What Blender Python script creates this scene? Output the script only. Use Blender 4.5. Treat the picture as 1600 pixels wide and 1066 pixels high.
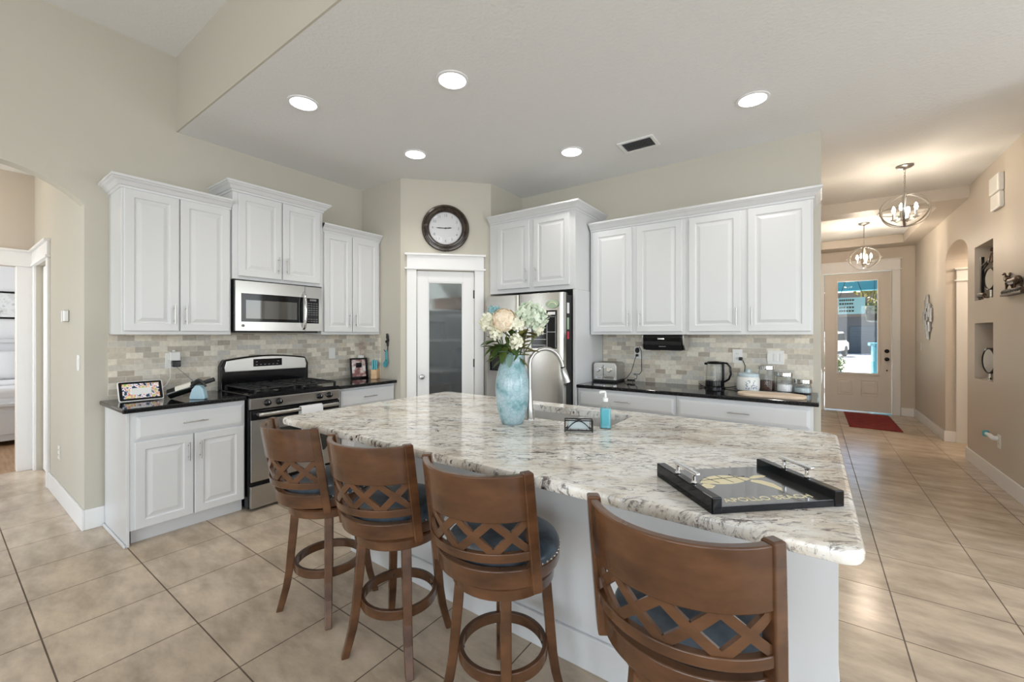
import bpy, bmesh, math, random
from mathutils import Vector, Matrix
random.seed(7)
D = bpy.data
SC = bpy.context.scene
COL = SC.collection
for _o in list(D.objects):
    D.objects.remove(_o, do_unlink=True)
R = math.radians

# ------------------------------------------------------------------ camera, world, light, exposure
cam = D.cameras.new('camera'); camo = D.objects.new('camera', cam); COL.objects.link(camo)
cam.sensor_fit = 'HORIZONTAL'; cam.sensor_width = 36.0
cam.lens = 36.0 * 656.0 / 1600.0
cam.shift_y = -10.0 / 1600.0
cam.clip_start = 0.03; cam.clip_end = 200
camo.location = (0, 0, 1.40)
camo.rotation_euler = (R(90), 0, R(35.68))
SC.camera = camo
SC.view_settings.view_transform = 'Standard'
SC.view_settings.look = 'None'
SC.view_settings.exposure = -0.12
SC.view_settings.gamma = 1.0
SC.view_settings.use_curve_mapping = False
SC.cycles.max_bounces = 10
SC.cycles.diffuse_bounces = 5
SC.cycles.glossy_bounces = 4
SC.cycles.transmission_bounces = 8
SC.cycles.transparent_max_bounces = 12
SC.cycles.caustics_reflective = False
SC.cycles.caustics_refractive = False
SC.cycles.sample_clamp_indirect = 6.0

W = D.worlds.new('sky'); SC.world = W; W.use_nodes = True
_n = W.node_tree.nodes; _l = W.node_tree.links
_sky = _n.new('ShaderNodeTexSky'); _sky.sky_type = 'NISHITA'; _sky.sun_disc = False
_sky.sun_elevation = R(50); _sky.sun_rotation = R(30)
_l.new(_sky.outputs[0], _n['Background'].inputs[0]); _n['Background'].inputs[1].default_value = 0.30

def lamp(name, kind, loc, energy, color=(1, 1, 1), rot=(0, 0, 0), size=1.0, size_y=None, spot=None, blend=0.5, radius=0.05):
    l = D.lights.new(name, kind); o = D.objects.new(name, l); COL.objects.link(o)
    l.energy = energy; l.color = color; o.location = loc; o.rotation_euler = rot
    if kind == 'AREA':
        l.size = size
        if size_y: l.shape = 'RECTANGLE'; l.size_y = size_y
    if kind == 'SPOT': l.spot_size = spot; l.spot_blend = blend; l.shadow_soft_size = radius
    if kind == 'POINT': l.shadow_soft_size = radius
    if kind == 'SUN': l.angle = R(0.6)
    return o

DAY = (0.90, 0.95, 1.0); WARM = (1.0, 0.84, 0.66)
lamp('sun', 'SUN', (0, 14, 8), 22.0, (1.0, 0.96, 0.88), rot=(R(-28), R(-22), 0))
# daylight through the great-room windows behind and to the right of the camera
for _x, _e in ((-2.6, 42), (0.2, 94), (2.8, 118)):
    lamp('window_daylight', 'AREA', (_x, -4.93, 1.45), _e, DAY, rot=(R(90), 0, 0), size=2.1, size_y=2.5)
lamp('window_daylight', 'AREA', (3.93, -0.6, 1.5), 105, DAY, rot=(0, R(90), 0), size=2.2, size_y=4.2)
lamp('window_daylight', 'AREA', (3.93, 3.1, 1.5), 56, DAY, rot=(0, R(90), 0), size=2.0, size_y=1.6)

# ------------------------------------------------------------------ materials
def mat(name, col, rough=0.5, metal=0.0, col2=None, nscale=8, ndetail=4, bump=0.0, bscale=60, emit=None, es=0.0,
        trans=0.0, ior=1.45, coat=0.0, spec=0.5, stretch=None, lo=0.35, hi=0.65):
    m = D.materials.new(name); m.use_nodes = True
    nt = m.node_tree; b = nt.nodes['Principled BSDF']
    b.inputs['Base Color'].default_value = (*col, 1); b.inputs['Roughness'].default_value = rough
    b.inputs['Metallic'].default_value = metal; b.inputs['IOR'].default_value = ior
    b.inputs['Specular IOR Level'].default_value = spec
    if trans: b.inputs['Transmission Weight'].default_value = trans
    if coat: b.inputs['Coat Weight'].default_value = coat; b.inputs['Coat Roughness'].default_value = 0.08
    if emit: b.inputs['Emission Color'].default_value = (*emit, 1); b.inputs['Emission Strength'].default_value = es
    if col2 or bump:
        tc = nt.nodes.new('ShaderNodeTexCoord'); mp = nt.nodes.new('ShaderNodeMapping')
        nt.links.new(tc.outputs['Object'], mp.inputs[0])
        if stretch: mp.inputs['Scale'].default_value = stretch
    if col2:
        nz = nt.nodes.new('ShaderNodeTexNoise'); nz.inputs['Scale'].default_value = nscale; nz.inputs['Detail'].default_value = ndetail
        nt.links.new(mp.outputs[0], nz.inputs['Vector'])
        cr = nt.nodes.new('ShaderNodeValToRGB'); cr.color_ramp.elements[0].position = lo; cr.color_ramp.elements[1].position = hi
        cr.color_ramp.elements[0].color = (*col, 1); cr.color_ramp.elements[1].color = (*col2, 1)
        nt.links.new(nz.outputs[0], cr.inputs[0]); nt.links.new(cr.outputs[0], b.inputs['Base Color'])
    if bump:
        n2 = nt.nodes.new('ShaderNodeTexNoise'); n2.inputs['Scale'].default_value = bscale; n2.inputs['Detail'].default_value = 3
        nt.links.new(tc.outputs['Object'], n2.inputs['Vector'])
        bp = nt.nodes.new('ShaderNodeBump'); bp.inputs['Strength'].default_value = bump; bp.inputs['Distance'].default_value = 0.004
        nt.links.new(n2.outputs[0], bp.inputs['Height']); nt.links.new(bp.outputs[0], b.inputs['Normal'])
    return m

def thin_glass(name, tint=(0.985, 0.99, 0.99), refl=0.015, rough=0.0):
    m = D.materials.new(name); m.use_nodes = True; nt = m.node_tree; nt.nodes.clear()
    out = nt.nodes.new('ShaderNodeOutputMaterial'); mx = nt.nodes.new('ShaderNodeMixShader')
    tr = nt.nodes.new('ShaderNodeBsdfTransparent'); gl = nt.nodes.new('ShaderNodeBsdfGlossy')
    fr = nt.nodes.new('ShaderNodeLayerWeight'); fr.inputs[0].default_value = 0.15
    mt = nt.nodes.new('ShaderNodeMath'); mt.operation = 'MULTIPLY_ADD'; mt.inputs[1].default_value = 0.35; mt.inputs[2].default_value = refl
    tr.inputs[0].default_value = (*tint, 1); gl.inputs['Roughness'].default_value = rough
    nt.links.new(fr.outputs['Fresnel'], mt.inputs[0]); nt.links.new(mt.outputs[0], mx.inputs[0])
    nt.links.new(tr.outputs[0], mx.inputs[1]); nt.links.new(gl.outputs[0], mx.inputs[2]); nt.links.new(mx.outputs[0], out.inputs[0])
    return m

def nodes(m): return m.node_tree.nodes, m.node_tree.links, m.node_tree.nodes['Principled BSDF']

M = {}
M['wall'] = mat('wall_paint_beige', (0.56, 0.532, 0.46), 0.85, bump=0.12, bscale=140, spec=0.2)
M['wallhall'] = mat('wall_paint_tan', (0.60, 0.545, 0.48), 0.5, bump=0.1, bscale=140, spec=0.35)
M['ceil'] = mat('ceiling_knockdown', (0.80, 0.805, 0.80), 0.9, bump=0.7, bscale=48, spec=0.1)
M['white'] = mat('cabinet_white', (0.68, 0.69, 0.70), 0.30)
M['trim'] = mat('trim_white', (0.84, 0.84, 0.84), 0.38)
M['steel'] = mat('brushed_steel', (0.50, 0.49, 0.47), 0.30, 1.0)
for _k in ('steel',):
    _b = M[_k].node_tree.nodes['Principled BSDF']; _b.inputs['Anisotropic'].default_value = .75; _b.inputs['Anisotropic Rotation'].default_value = 0.0
    _t = M[_k].node_tree.nodes.new('ShaderNodeTangent'); _t.direction_type = 'RADIAL'; _t.axis = 'Z'; M[_k].node_tree.links.new(_t.outputs[0], _b.inputs['Tangent'])
M['steelv'] = mat('fridge_steel', (0.62, 0.60, 0.57), 0.24, 1.0)
M['sink'] = mat('sink_steel', (0.80, 0.79, 0.77), 0.34, 0.7)
M['nickel'] = mat('brushed_nickel', (0.50, 0.49, 0.475), 0.3, 1.0)
M['chrome'] = mat('chrome', (0.82, 0.82, 0.82), 0.08, 1.0)
M['black'] = mat('black_gloss', (0.006, 0.006, 0.007), 0.10, spec=0.35)
M['blackm'] = mat('black_matte', (0.012, 0.012, 0.013), 0.5)
M['iron'] = mat('cast_iron', (0.014, 0.014, 0.015), 0.42, bump=0.2, bscale=200)
M['plastic'] = mat('white_plastic', (0.82, 0.82, 0.80), 0.35)
M['paper'] = mat('paper', (0.86, 0.86, 0.86), 0.8)
M['cloth'] = mat('white_cloth', (0.84, 0.84, 0.85), 0.95, bump=0.4, bscale=300)
M['glass'] = thin_glass('clear_glass')
M['ovenglass'] = mat('oven_window', (0.025, 0.026, 0.022), 0.06, spec=0.8)
M['mwglass'] = mat('microwave_window', (0.075, 0.073, 0.065), 0.05, spec=0.9)
M['lampface'] = mat('lamp_face', (1, 1, 1), 0.5, emit=(1, 0.98, 0.95), es=9)
M['bulb'] = mat('bulb_glow', (1, 1, 1), 0.5, emit=(1, 0.84, 0.62), es=28)
M['wood'] = mat('walnut_stain', (0.040, 0.016, 0.007), 0.24, col2=(0.150, 0.066, 0.028), nscale=4.5, ndetail=6, stretch=(1, 1, 2.2), coat=0.35, lo=0.3, hi=0.72)
M['leather'] = mat('navy_leather', (0.022, 0.032, 0.044), 0.3, col2=(0.085, 0.118, 0.155), nscale=11, ndetail=7, bump=0.25, bscale=55)
M['brass'] = mat('antique_nail', (0.55, 0.50, 0.42), 0.25, 1.0)
M['teal'] = mat('teal_plastic', (0.10, 0.42, 0.50), 0.35)
M['butcher'] = mat('bamboo', (0.62, 0.40, 0.22), 0.45, col2=(0.70, 0.48, 0.28), nscale=4, stretch=(1, 12, 12))
M['board'] = mat('maple_board', (0.66, 0.50, 0.36), 0.5, col2=(0.74, 0.59, 0.45), nscale=3, stretch=(2, 14, 14))
M['bronze'] = mat('dark_bronze', (0.045, 0.026, 0.018), 0.4, 0.4, col2=(0.10, 0.058, 0.036), nscale=25)
M['clockrim'] = mat('clock_rim', (0.020, 0.014, 0.011), 0.25, 0.2, col2=(0.065, 0.045, 0.032), nscale=14, coat=0.5)
M['clockface'] = mat('clock_face', (0.70, 0.70, 0.72), 0.5)
M['ink'] = mat('dark_ink', (0.03, 0.03, 0.03), 0.6)
M['greyink'] = mat('grey_ink', (0.20, 0.20, 0.21), 0.6)
M['red'] = mat('red_mat_pile', (0.16, 0.012, 0.010), 0.95, col2=(0.24, 0.022, 0.016), nscale=14, bump=0.6, bscale=250)
M['mirror'] = mat('mirror_glass', (0.86, 0.90, 0.92), 0.02, 1.0)
M['gold'] = mat('pale_gold_paint', (0.85, 0.77, 0.52), 0.5)
M['traypanel'] = mat('tray_panel', (0.040, 0.040, 0.040), 0.16, spec=1.0, coat=1.0)
M['soap'] = mat('blue_soap', (0.12, 0.44, 0.52), 0.15, spec=0.6)
M['bluebottle'] = mat('pale_blue_glaze', (0.36, 0.52, 0.60), 0.25)
M['sponge'] = mat('sponge', (0.52, 0.60, 0.62), 0.95, bump=0.8, bscale=120)
M['leafg'] = mat('leaf_green', (0.045, 0.10, 0.025), 0.5, col2=(0.11, 0.15, 0.03), nscale=20)
M['leafo'] = mat('leaf_olive', (0.17, 0.15, 0.035), 0.5, col2=(0.26, 0.25, 0.08), nscale=20)
M['leafb'] = mat('leaf_sage', (0.16, 0.26, 0.21), 0.55)
M['peach'] = mat('peach_petal', (0.84, 0.68, 0.50), 0.7, col2=(0.89, 0.80, 0.64), nscale=30)
M['cream'] = mat('cream_petal', (0.78, 0.77, 0.60), 0.7, col2=(0.88, 0.87, 0.75), nscale=40)
M['mint'] = mat('mint_petal', (0.56, 0.68, 0.52), 0.7, col2=(0.86, 0.89, 0.78), nscale=40)
M['bluepetal'] = mat('blue_petal', (0.22, 0.42, 0.46), 0.7, col2=(0.35, 0.55, 0.57), nscale=40)
M['bedroomfloor'] = mat('bedroom_wood', (0.30, 0.17, 0.085), 0.45, col2=(0.40, 0.25, 0.14), nscale=4, stretch=(1, 10, 1))
M['linen'] = mat('bed_linen', (0.80, 0.80, 0.81), 0.95, bump=0.5, bscale=20)
M['grass'] = mat('lawn', (0.10, 0.20, 0.05), 0.95, col2=(0.16, 0.26, 0.08), nscale=3)
M['concrete'] = mat('concrete', (0.66, 0.64, 0.60), 0.9, col2=(0.72, 0.70, 0.67), nscale=2)
M['bluewall'] = mat('blue_stucco', (0.07, 0.30, 0.42), 0.8)
M['greywall'] = mat('grey_stucco', (0.075, 0.085, 0.10), 0.85)
M['garage'] = mat('garage_panel', (0.05, 0.075, 0.10), 0.6)
M['roof'] = mat('roof_shingle', (0.08, 0.07, 0.065), 0.9, col2=(0.13, 0.115, 0.105), nscale=20)
M['paint'] = mat('dark_car_paint', (0.03, 0.03, 0.035), 0.2, coat=0.5)
M['magnetg'] = mat('magnet_green', (0.40, 0.52, 0.38), 0.5)
M['magnetr'] = mat('magnet_red', (0.55, 0.05, 0.07), 0.5)
M['coffee'] = mat('coffee_beans', (0.055, 0.018, 0.010), 0.5, bump=0.8, bscale=160)
M['flour'] = mat('white_flour', (0.85, 0.85, 0.86), 0.95)
M['ceramic'] = mat('ceramic_glaze', (0.76, 0.76, 0.73), 0.2)
M['ceramicb'] = mat('pale_blue_lid', (0.52, 0.63, 0.67), 0.25)
M['cord'] = mat('black_cord', (0.012, 0.012, 0.012), 0.45)
M['foil'] = mat('bottle_glass', (0.006, 0.008, 0.007), 0.08)
M['label'] = mat('cream_label', (0.66, 0.63, 0.55), 0.7)
M['shelfw'] = mat('pantry_shelf', (0.75, 0.75, 0.74), 0.6)
M['boxbrown'] = mat('brown_carton', (0.22, 0.12, 0.07), 0.8)
M['boxgrey'] = mat('grey_bin', (0.20, 0.22, 0.24), 0.7)
M['boxblue'] = mat('blue_bin', (0.16, 0.24, 0.32), 0.6)

def make_floor_mat():
    m = mat('floor_tile', (0.4, 0.34, 0.28), 0.2); n, l, b = nodes(m)
    tc = n.new('ShaderNodeTexCoord'); mp = n.new('ShaderNodeMapping'); mp.inputs['Location'].default_value = (-0.338 + 0.46 * 40, -0.306 + 0.46 * 40, 0)
    l.new(tc.outputs['Object'], mp.inputs[0])
    br = n.new('ShaderNodeTexBrick'); br.offset = 0.0; br.squash = 1.0
    br.inputs['Scale'].default_value = 1.0; br.inputs['Brick Width'].default_value = 0.46; br.inputs['Row Height'].default_value = 0.46
    br.inputs['Mortar Size'].default_value = 0.0032; br.inputs['Mortar Smooth'].default_value = 0.1; br.inputs['Bias'].default_value = 0.0
    br.inputs['Color1'].default_value = (0.51, 0.42, 0.32, 1); br.inputs['Color2'].default_value = (0.575, 0.48, 0.38, 1)
    br.inputs['Mortar'].default_value = (0.13, 0.095, 0.07, 1)
    l.new(mp.outputs[0], br.inputs['Vector'])
    nz = n.new('ShaderNodeTexNoise'); nz.inputs['Scale'].default_value = 3.2; nz.inputs['Detail'].default_value = 12; nz.inputs['Roughness'].default_value = 0.65
    mp2 = n.new('ShaderNodeMapping'); mp2.inputs['Scale'].default_value = (1.0, 2.2, 1); mp2.inputs['Rotation'].default_value = (0, 0, 0.5)
    l.new(tc.outputs['Object'], mp2.inputs[0]); l.new(mp2.outputs[0], nz.inputs['Vector'])
    cr = n.new('ShaderNodeValToRGB'); cr.color_ramp.elements[0].position = 0.32; cr.color_ramp.elements[0].color = (0.70, 0.675, 0.65, 1)
    cr.color_ramp.elements[1].position = 0.7; cr.color_ramp.elements[1].color = (1.2, 1.18, 1.15, 1)
    l.new(nz.outputs[0], cr.inputs[0])
    mx = n.new('ShaderNodeMix'); mx.data_type = 'RGBA'; mx.blend_type = 'MULTIPLY'; mx.inputs[0].default_value = 1
    l.new(br.outputs['Color'], mx.inputs[6]); l.new(cr.outputs[0], mx.inputs[7]); l.new(mx.outputs[2], b.inputs['Base Color'])
    rr = n.new('ShaderNodeMapRange'); rr.inputs[3].default_value = 0.2; rr.inputs[4].default_value = 0.75
    l.new(br.outputs['Fac'], rr.inputs[0]); l.new(rr.outputs[0], b.inputs['Roughness'])
    iv = n.new('ShaderNodeMath'); iv.operation = 'SUBTRACT'; iv.inputs[0].default_value = 1; l.new(br.outputs['Fac'], iv.inputs[1])
    bp = n.new('ShaderNodeBump'); bp.inputs['Strength'].default_value = 0.35; bp.inputs['Distance'].default_value = 0.002
    l.new(iv.outputs[0], bp.inputs['Height']); l.new(bp.outputs[0], b.inputs['Normal'])
    return m
M['floor'] = make_floor_mat()

def make_splash():
    m = mat('tumbled_tile', (0.5, 0.48, 0.42), 0.5); n, l, b = nodes(m)
    tc = n.new('ShaderNodeTexCoord'); sp = n.new('ShaderNodeSeparateXYZ'); cb = n.new('ShaderNodeCombineXYZ')
    l.new(tc.outputs['Object'], sp.inputs[0]); l.new(sp.outputs[0], cb.inputs[0]); l.new(sp.outputs[2], cb.inputs[1])
    def brick(c1, c2, mo, off):
        br = n.new('ShaderNodeTexBrick'); br.offset = 0.5
        br.inputs['Scale'].default_value = 1; br.inputs['Brick Width'].default_value = 0.100; br.inputs['Row Height'].default_value = 0.0445
        br.inputs['Mortar Size'].default_value = 0.0016; br.inputs['Mortar Smooth'].default_value = 0.2; br.inputs['Bias'].default_value = off
        br.inputs['Color1'].default_value = (*c1, 1); br.inputs['Color2'].default_value = (*c2, 1); br.inputs['Mortar'].default_value = (*mo, 1)
        l.new(cb.outputs[0], br.inputs['Vector']); return br
    b1 = brick((0.0, 0.0, 0.0), (1, 1, 1), (0.75, 0.75, 0.75), 0.0)
    cr = n.new('ShaderNodeValToRGB'); e = cr.color_ramp.elements
    e[0].position = 0.0; e[0].color = (0.44, 0.37, 0.29, 1); e[1].position = 1.0; e[1].color = (0.82, 0.77, 0.66, 1)
    for p, c in ((0.2, (0.50, 0.46, 0.40)), (0.4, (0.70, 0.625, 0.51)), (0.6, (0.57, 0.555, 0.52)), (0.8, (0.80, 0.74, 0.62))):
        x = e.new(p); x.color = (*c, 1)
    l.new(b1.outputs['Color'], cr.inputs[0])
    nz = n.new('ShaderNodeTexNoise'); nz.inputs['Scale'].default_value = 45; nz.inputs['Detail'].default_value = 5; l.new(tc.outputs['Object'], nz.inputs['Vector'])
    rp = n.new('ShaderNodeMapRange'); rp.inputs[1].default_value = 0.3; rp.inputs[2].default_value = 0.7; rp.inputs[3].default_value = 0.9; rp.inputs[4].default_value = 1.08
    l.new(nz.outputs[0], rp.inputs[0])
    mx = n.new('ShaderNodeMix'); mx.data_type = 'RGBA'; mx.blend_type = 'MULTIPLY'; mx.inputs[0].default_value = 1
    l.new(cr.outputs[0], mx.inputs[6]); l.new(rp.outputs[0], mx.inputs[7]); l.new(mx.outputs[2], b.inputs['Base Color'])
    iv = n.new('ShaderNodeMath'); iv.operation = 'SUBTRACT'; iv.inputs[0].default_value = 1; l.new(b1.outputs['Fac'], iv.inputs[1])
    bp = n.new('ShaderNodeBump'); bp.inputs['Strength'].default_value = 0.5; bp.inputs['Distance'].default_value = 0.003
    l.new(iv.outputs[0], bp.inputs['Height']); l.new(bp.outputs[0], b.inputs['Normal'])
    return m
M['splash'] = make_splash()

def make_granite():
    m = mat('white_granite', (0.7, 0.68, 0.63), 0.09); n, l, b = nodes(m)
    b.inputs['Specular IOR Level'].default_value = 0.6
    tc = n.new('ShaderNodeTexCoord')
    def noise(scale, detail, rough, stretch, dist=0.0, rot=0.55):
        mp = n.new('ShaderNodeMapping'); mp.vector_type = 'TEXTURE'; mp.inputs['Scale'].default_value = tuple(1 / q for q in stretch); mp.inputs['Rotation'].default_value = (0, 0, rot)
        l.new(tc.outputs['Object'], mp.inputs[0])
        z = n.new('ShaderNodeTexNoise'); z.inputs['Scale'].default_value = scale; z.inputs['Detail'].default_value = detail
        z.inputs['Roughness'].default_value = rough; z.inputs['Distortion'].default_value = dist
        l.new(mp.outputs[0], z.inputs['Vector']); return z.outputs[0]
    def ramp(src, stops):
        cr = n.new('ShaderNodeValToRGB'); e = cr.color_ramp.elements
        e[0].position, e[0].color = stops[0][0], (*stops[0][1], 1); e[1].position, e[1].color = stops[-1][0], (*stops[-1][1], 1)
        for p, c in stops[1:-1]: x = e.new(p); x.color = (*c, 1)
        l.new(src, cr.inputs[0]); return cr.outputs[0]
    def mix(fac, a, c):
        mx = n.new('ShaderNodeMix'); mx.data_type = 'RGBA'; l.new(fac, mx.inputs[0]); l.new(a, mx.inputs[6])
        if isinstance(c, tuple): mx.inputs[7].default_value = (*c, 1)
        else: l.new(c, mx.inputs[7])
        return mx.outputs[2]
    g = lambda v: (v, v, v)
    base = ramp(noise(3.4, 9, 0.62, (1, 2.2, 1), 0.6), [(0.30, (0.56, 0.48, 0.40)), (0.42, (0.76, 0.70, 0.61)), (0.52, (0.86, 0.84, 0.79)), (0.72, (0.90, 0.90, 0.88))])
    grey = ramp(noise(9, 8, 0.7, (1, 3.6, 1), 0.9), [(0.53, g(0)), (0.62, g(0.6)), (0.74, g(0.9))])
    c1 = mix(grey, base, (0.46, 0.44, 0.42))
    fleck = ramp(noise(17, 8, 0.78, (1, 2.7, 1), 0.9), [(0.535, g(0)), (0.60, g(0.9))])
    c2 = mix(fleck, c1, (0.20, 0.18, 0.175))
    veinmask = ramp(noise(2.1, 4, 0.5, (1, 2.6, 1), 0.5), [(0.44, g(0)), (0.55, g(1))])
    vein = ramp(noise(12, 10, 0.78, (1, 2.6, 1), 1.4), [(0.535, g(0)), (0.58, g(1))])
    mm = n.new('ShaderNodeMath'); mm.operation = 'MULTIPLY'; l.new(veinmask, mm.inputs[0]); l.new(vein, mm.inputs[1])
    c3 = mix(mm.outputs[0], c2, (0.055, 0.028, 0.028))
    l.new(c3, b.inputs['Base Color'])
    return m
M['granite'] = make_granite()

def make_black_granite():
    m = mat('black_granite', (0.010, 0.010, 0.011), 0.07, col2=(0.030, 0.030, 0.032), nscale=120, ndetail=2, lo=0.55, hi=0.75)
    return m
M['blackgranite'] = make_black_granite()

def make_reeded():
    m = mat('reeded_glass', (0.55, 0.60, 0.62), 0.16, trans=0.9, ior=1.3); n, l, b = nodes(m)
    tc = n.new('ShaderNodeTexCoord'); wv = n.new('ShaderNodeTexWave'); wv.inputs['Scale'].default_value = 26; wv.bands_direction = 'X'
    l.new(tc.outputs['Object'], wv.inputs['Vector'])
    bp = n.new('ShaderNodeBump'); bp.inputs['Strength'].default_value = 0.5; bp.inputs['Distance'].default_value = 0.006
    l.new(wv.outputs[0], bp.inputs['Height']); l.new(bp.outputs[0], b.inputs['Normal'])
    return m
M['reeded'] = make_reeded()

def make_vase():
    m = mat('vase_glass', (0.3, 0.55, 0.58), 0.14, spec=0.5); n, l, b = nodes(m)
    tc = n.new('ShaderNodeTexCoord')
    v = n.new('ShaderNodeTexVoronoi'); v.feature = 'DISTANCE_TO_EDGE'; v.inputs['Scale'].default_value = 42; l.new(tc.outputs['Object'], v.inputs['Vector'])
    nz = n.new('ShaderNodeTexNoise'); nz.inputs['Scale'].default_value = 14; nz.inputs['Detail'].default_value = 6; l.new(tc.outputs['Object'], nz.inputs['Vector'])
    cr = n.new('ShaderNodeValToRGB'); e = cr.color_ramp.elements
    e[0].position = 0.36; e[0].color = (0.17, 0.34, 0.37, 1); e[1].position = 0.64; e[1].color = (0.42, 0.55, 0.60, 1)
    x = e.new(0.46); x.color = (0.31, 0.47, 0.52, 1)
    l.new(nz.outputs[0], cr.inputs[0])
    c2 = n.new('ShaderNodeValToRGB'); c2.color_ramp.elements[0].position = 0.0; c2.color_ramp.elements[0].color = (0.7, 0.7, 0.7, 1); c2.color_ramp.elements[1].position = 0.09; c2.color_ramp.elements[1].color = (1.0, 1.0, 1.0, 1)
    l.new(v.outputs['Distance'], c2.inputs[0])
    mx = n.new('ShaderNodeMix'); mx.data_type = 'RGBA'; mx.blend_type = 'MULTIPLY'; mx.inputs[0].default_value = 0.7
    l.new(cr.outputs[0], mx.inputs[6]); l.new(c2.outputs[0], mx.inputs[7]); l.new(mx.outputs[2], b.inputs['Base Color'])
    return m
M['vase'] = make_vase()

def make_photo(name, stops, scale, seed):
    m = mat(name, (0.5, 0.5, 0.5), 0.25); n, l, b = nodes(m)
    tc = n.new('ShaderNodeTexCoord'); nz = n.new('ShaderNodeTexNoise'); nz.inputs['Scale'].default_value = scale; nz.inputs['Detail'].default_value = 4
    mp = n.new('ShaderNodeMapping'); mp.inputs['Location'].default_value = (seed, seed, seed); l.new(tc.outputs['Object'], mp.inputs[0]); l.new(mp.outputs[0], nz.inputs['Vector'])
    cr = n.new('ShaderNodeValToRGB'); cr.color_ramp.interpolation = 'CONSTANT'; e = cr.color_ramp.elements
    e[0].position, e[0].color = stops[0][0], (*stops[0][1], 1); e[1].position, e[1].color = stops[-1][0], (*stops[-1][1], 1)
    for p, c in stops[1:-1]: x = e.new(p); x.color = (*c, 1)
    l.new(nz.outputs[0], cr.inputs[0]); l.new(cr.outputs[0], b.inputs['Base Color'])
    return m, cr
_p, _cr = make_photo('screen_photo', [(0.0, (0.02, 0.03, 0.06)), (0.40, (0.10, 0.12, 0.16)), (0.45, (0.62, 0.62, 0.66)), (0.52, (0.42, 0.12, 0.09)), (0.57, (0.60, 0.52, 0.28)), (0.63, (0.24, 0.36, 0.10))], 40, 7.7)
_n2, _l2, _b2 = nodes(_p); _l2.new(_cr.outputs[0], _b2.inputs['Emission Color']); _b2.inputs['Emission Strength'].default_value = 0.5; _b2.inputs['Specular IOR Level'].default_value = 0.08; _b2.inputs['Roughness'].default_value = 0.5
M['screen'] = _p
M['photo'], _ = make_photo('framed_photo', [(0.0, (0.20, 0.08, 0.08)), (0.42, (0.36, 0.20, 0.19)), (0.50, (0.62, 0.50, 0.48)), (0.58, (0.80, 0.76, 0.76))], 16, 1.3)
M['sketch'], _ = make_photo('framed_print', [(0.0, (0.52, 0.53, 0.53)), (0.42, (0.72, 0.73, 0.72)), (0.5, (0.82, 0.83, 0.82)), (0.62, (0.60, 0.62, 0.62))], 7, 2.2)

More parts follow.
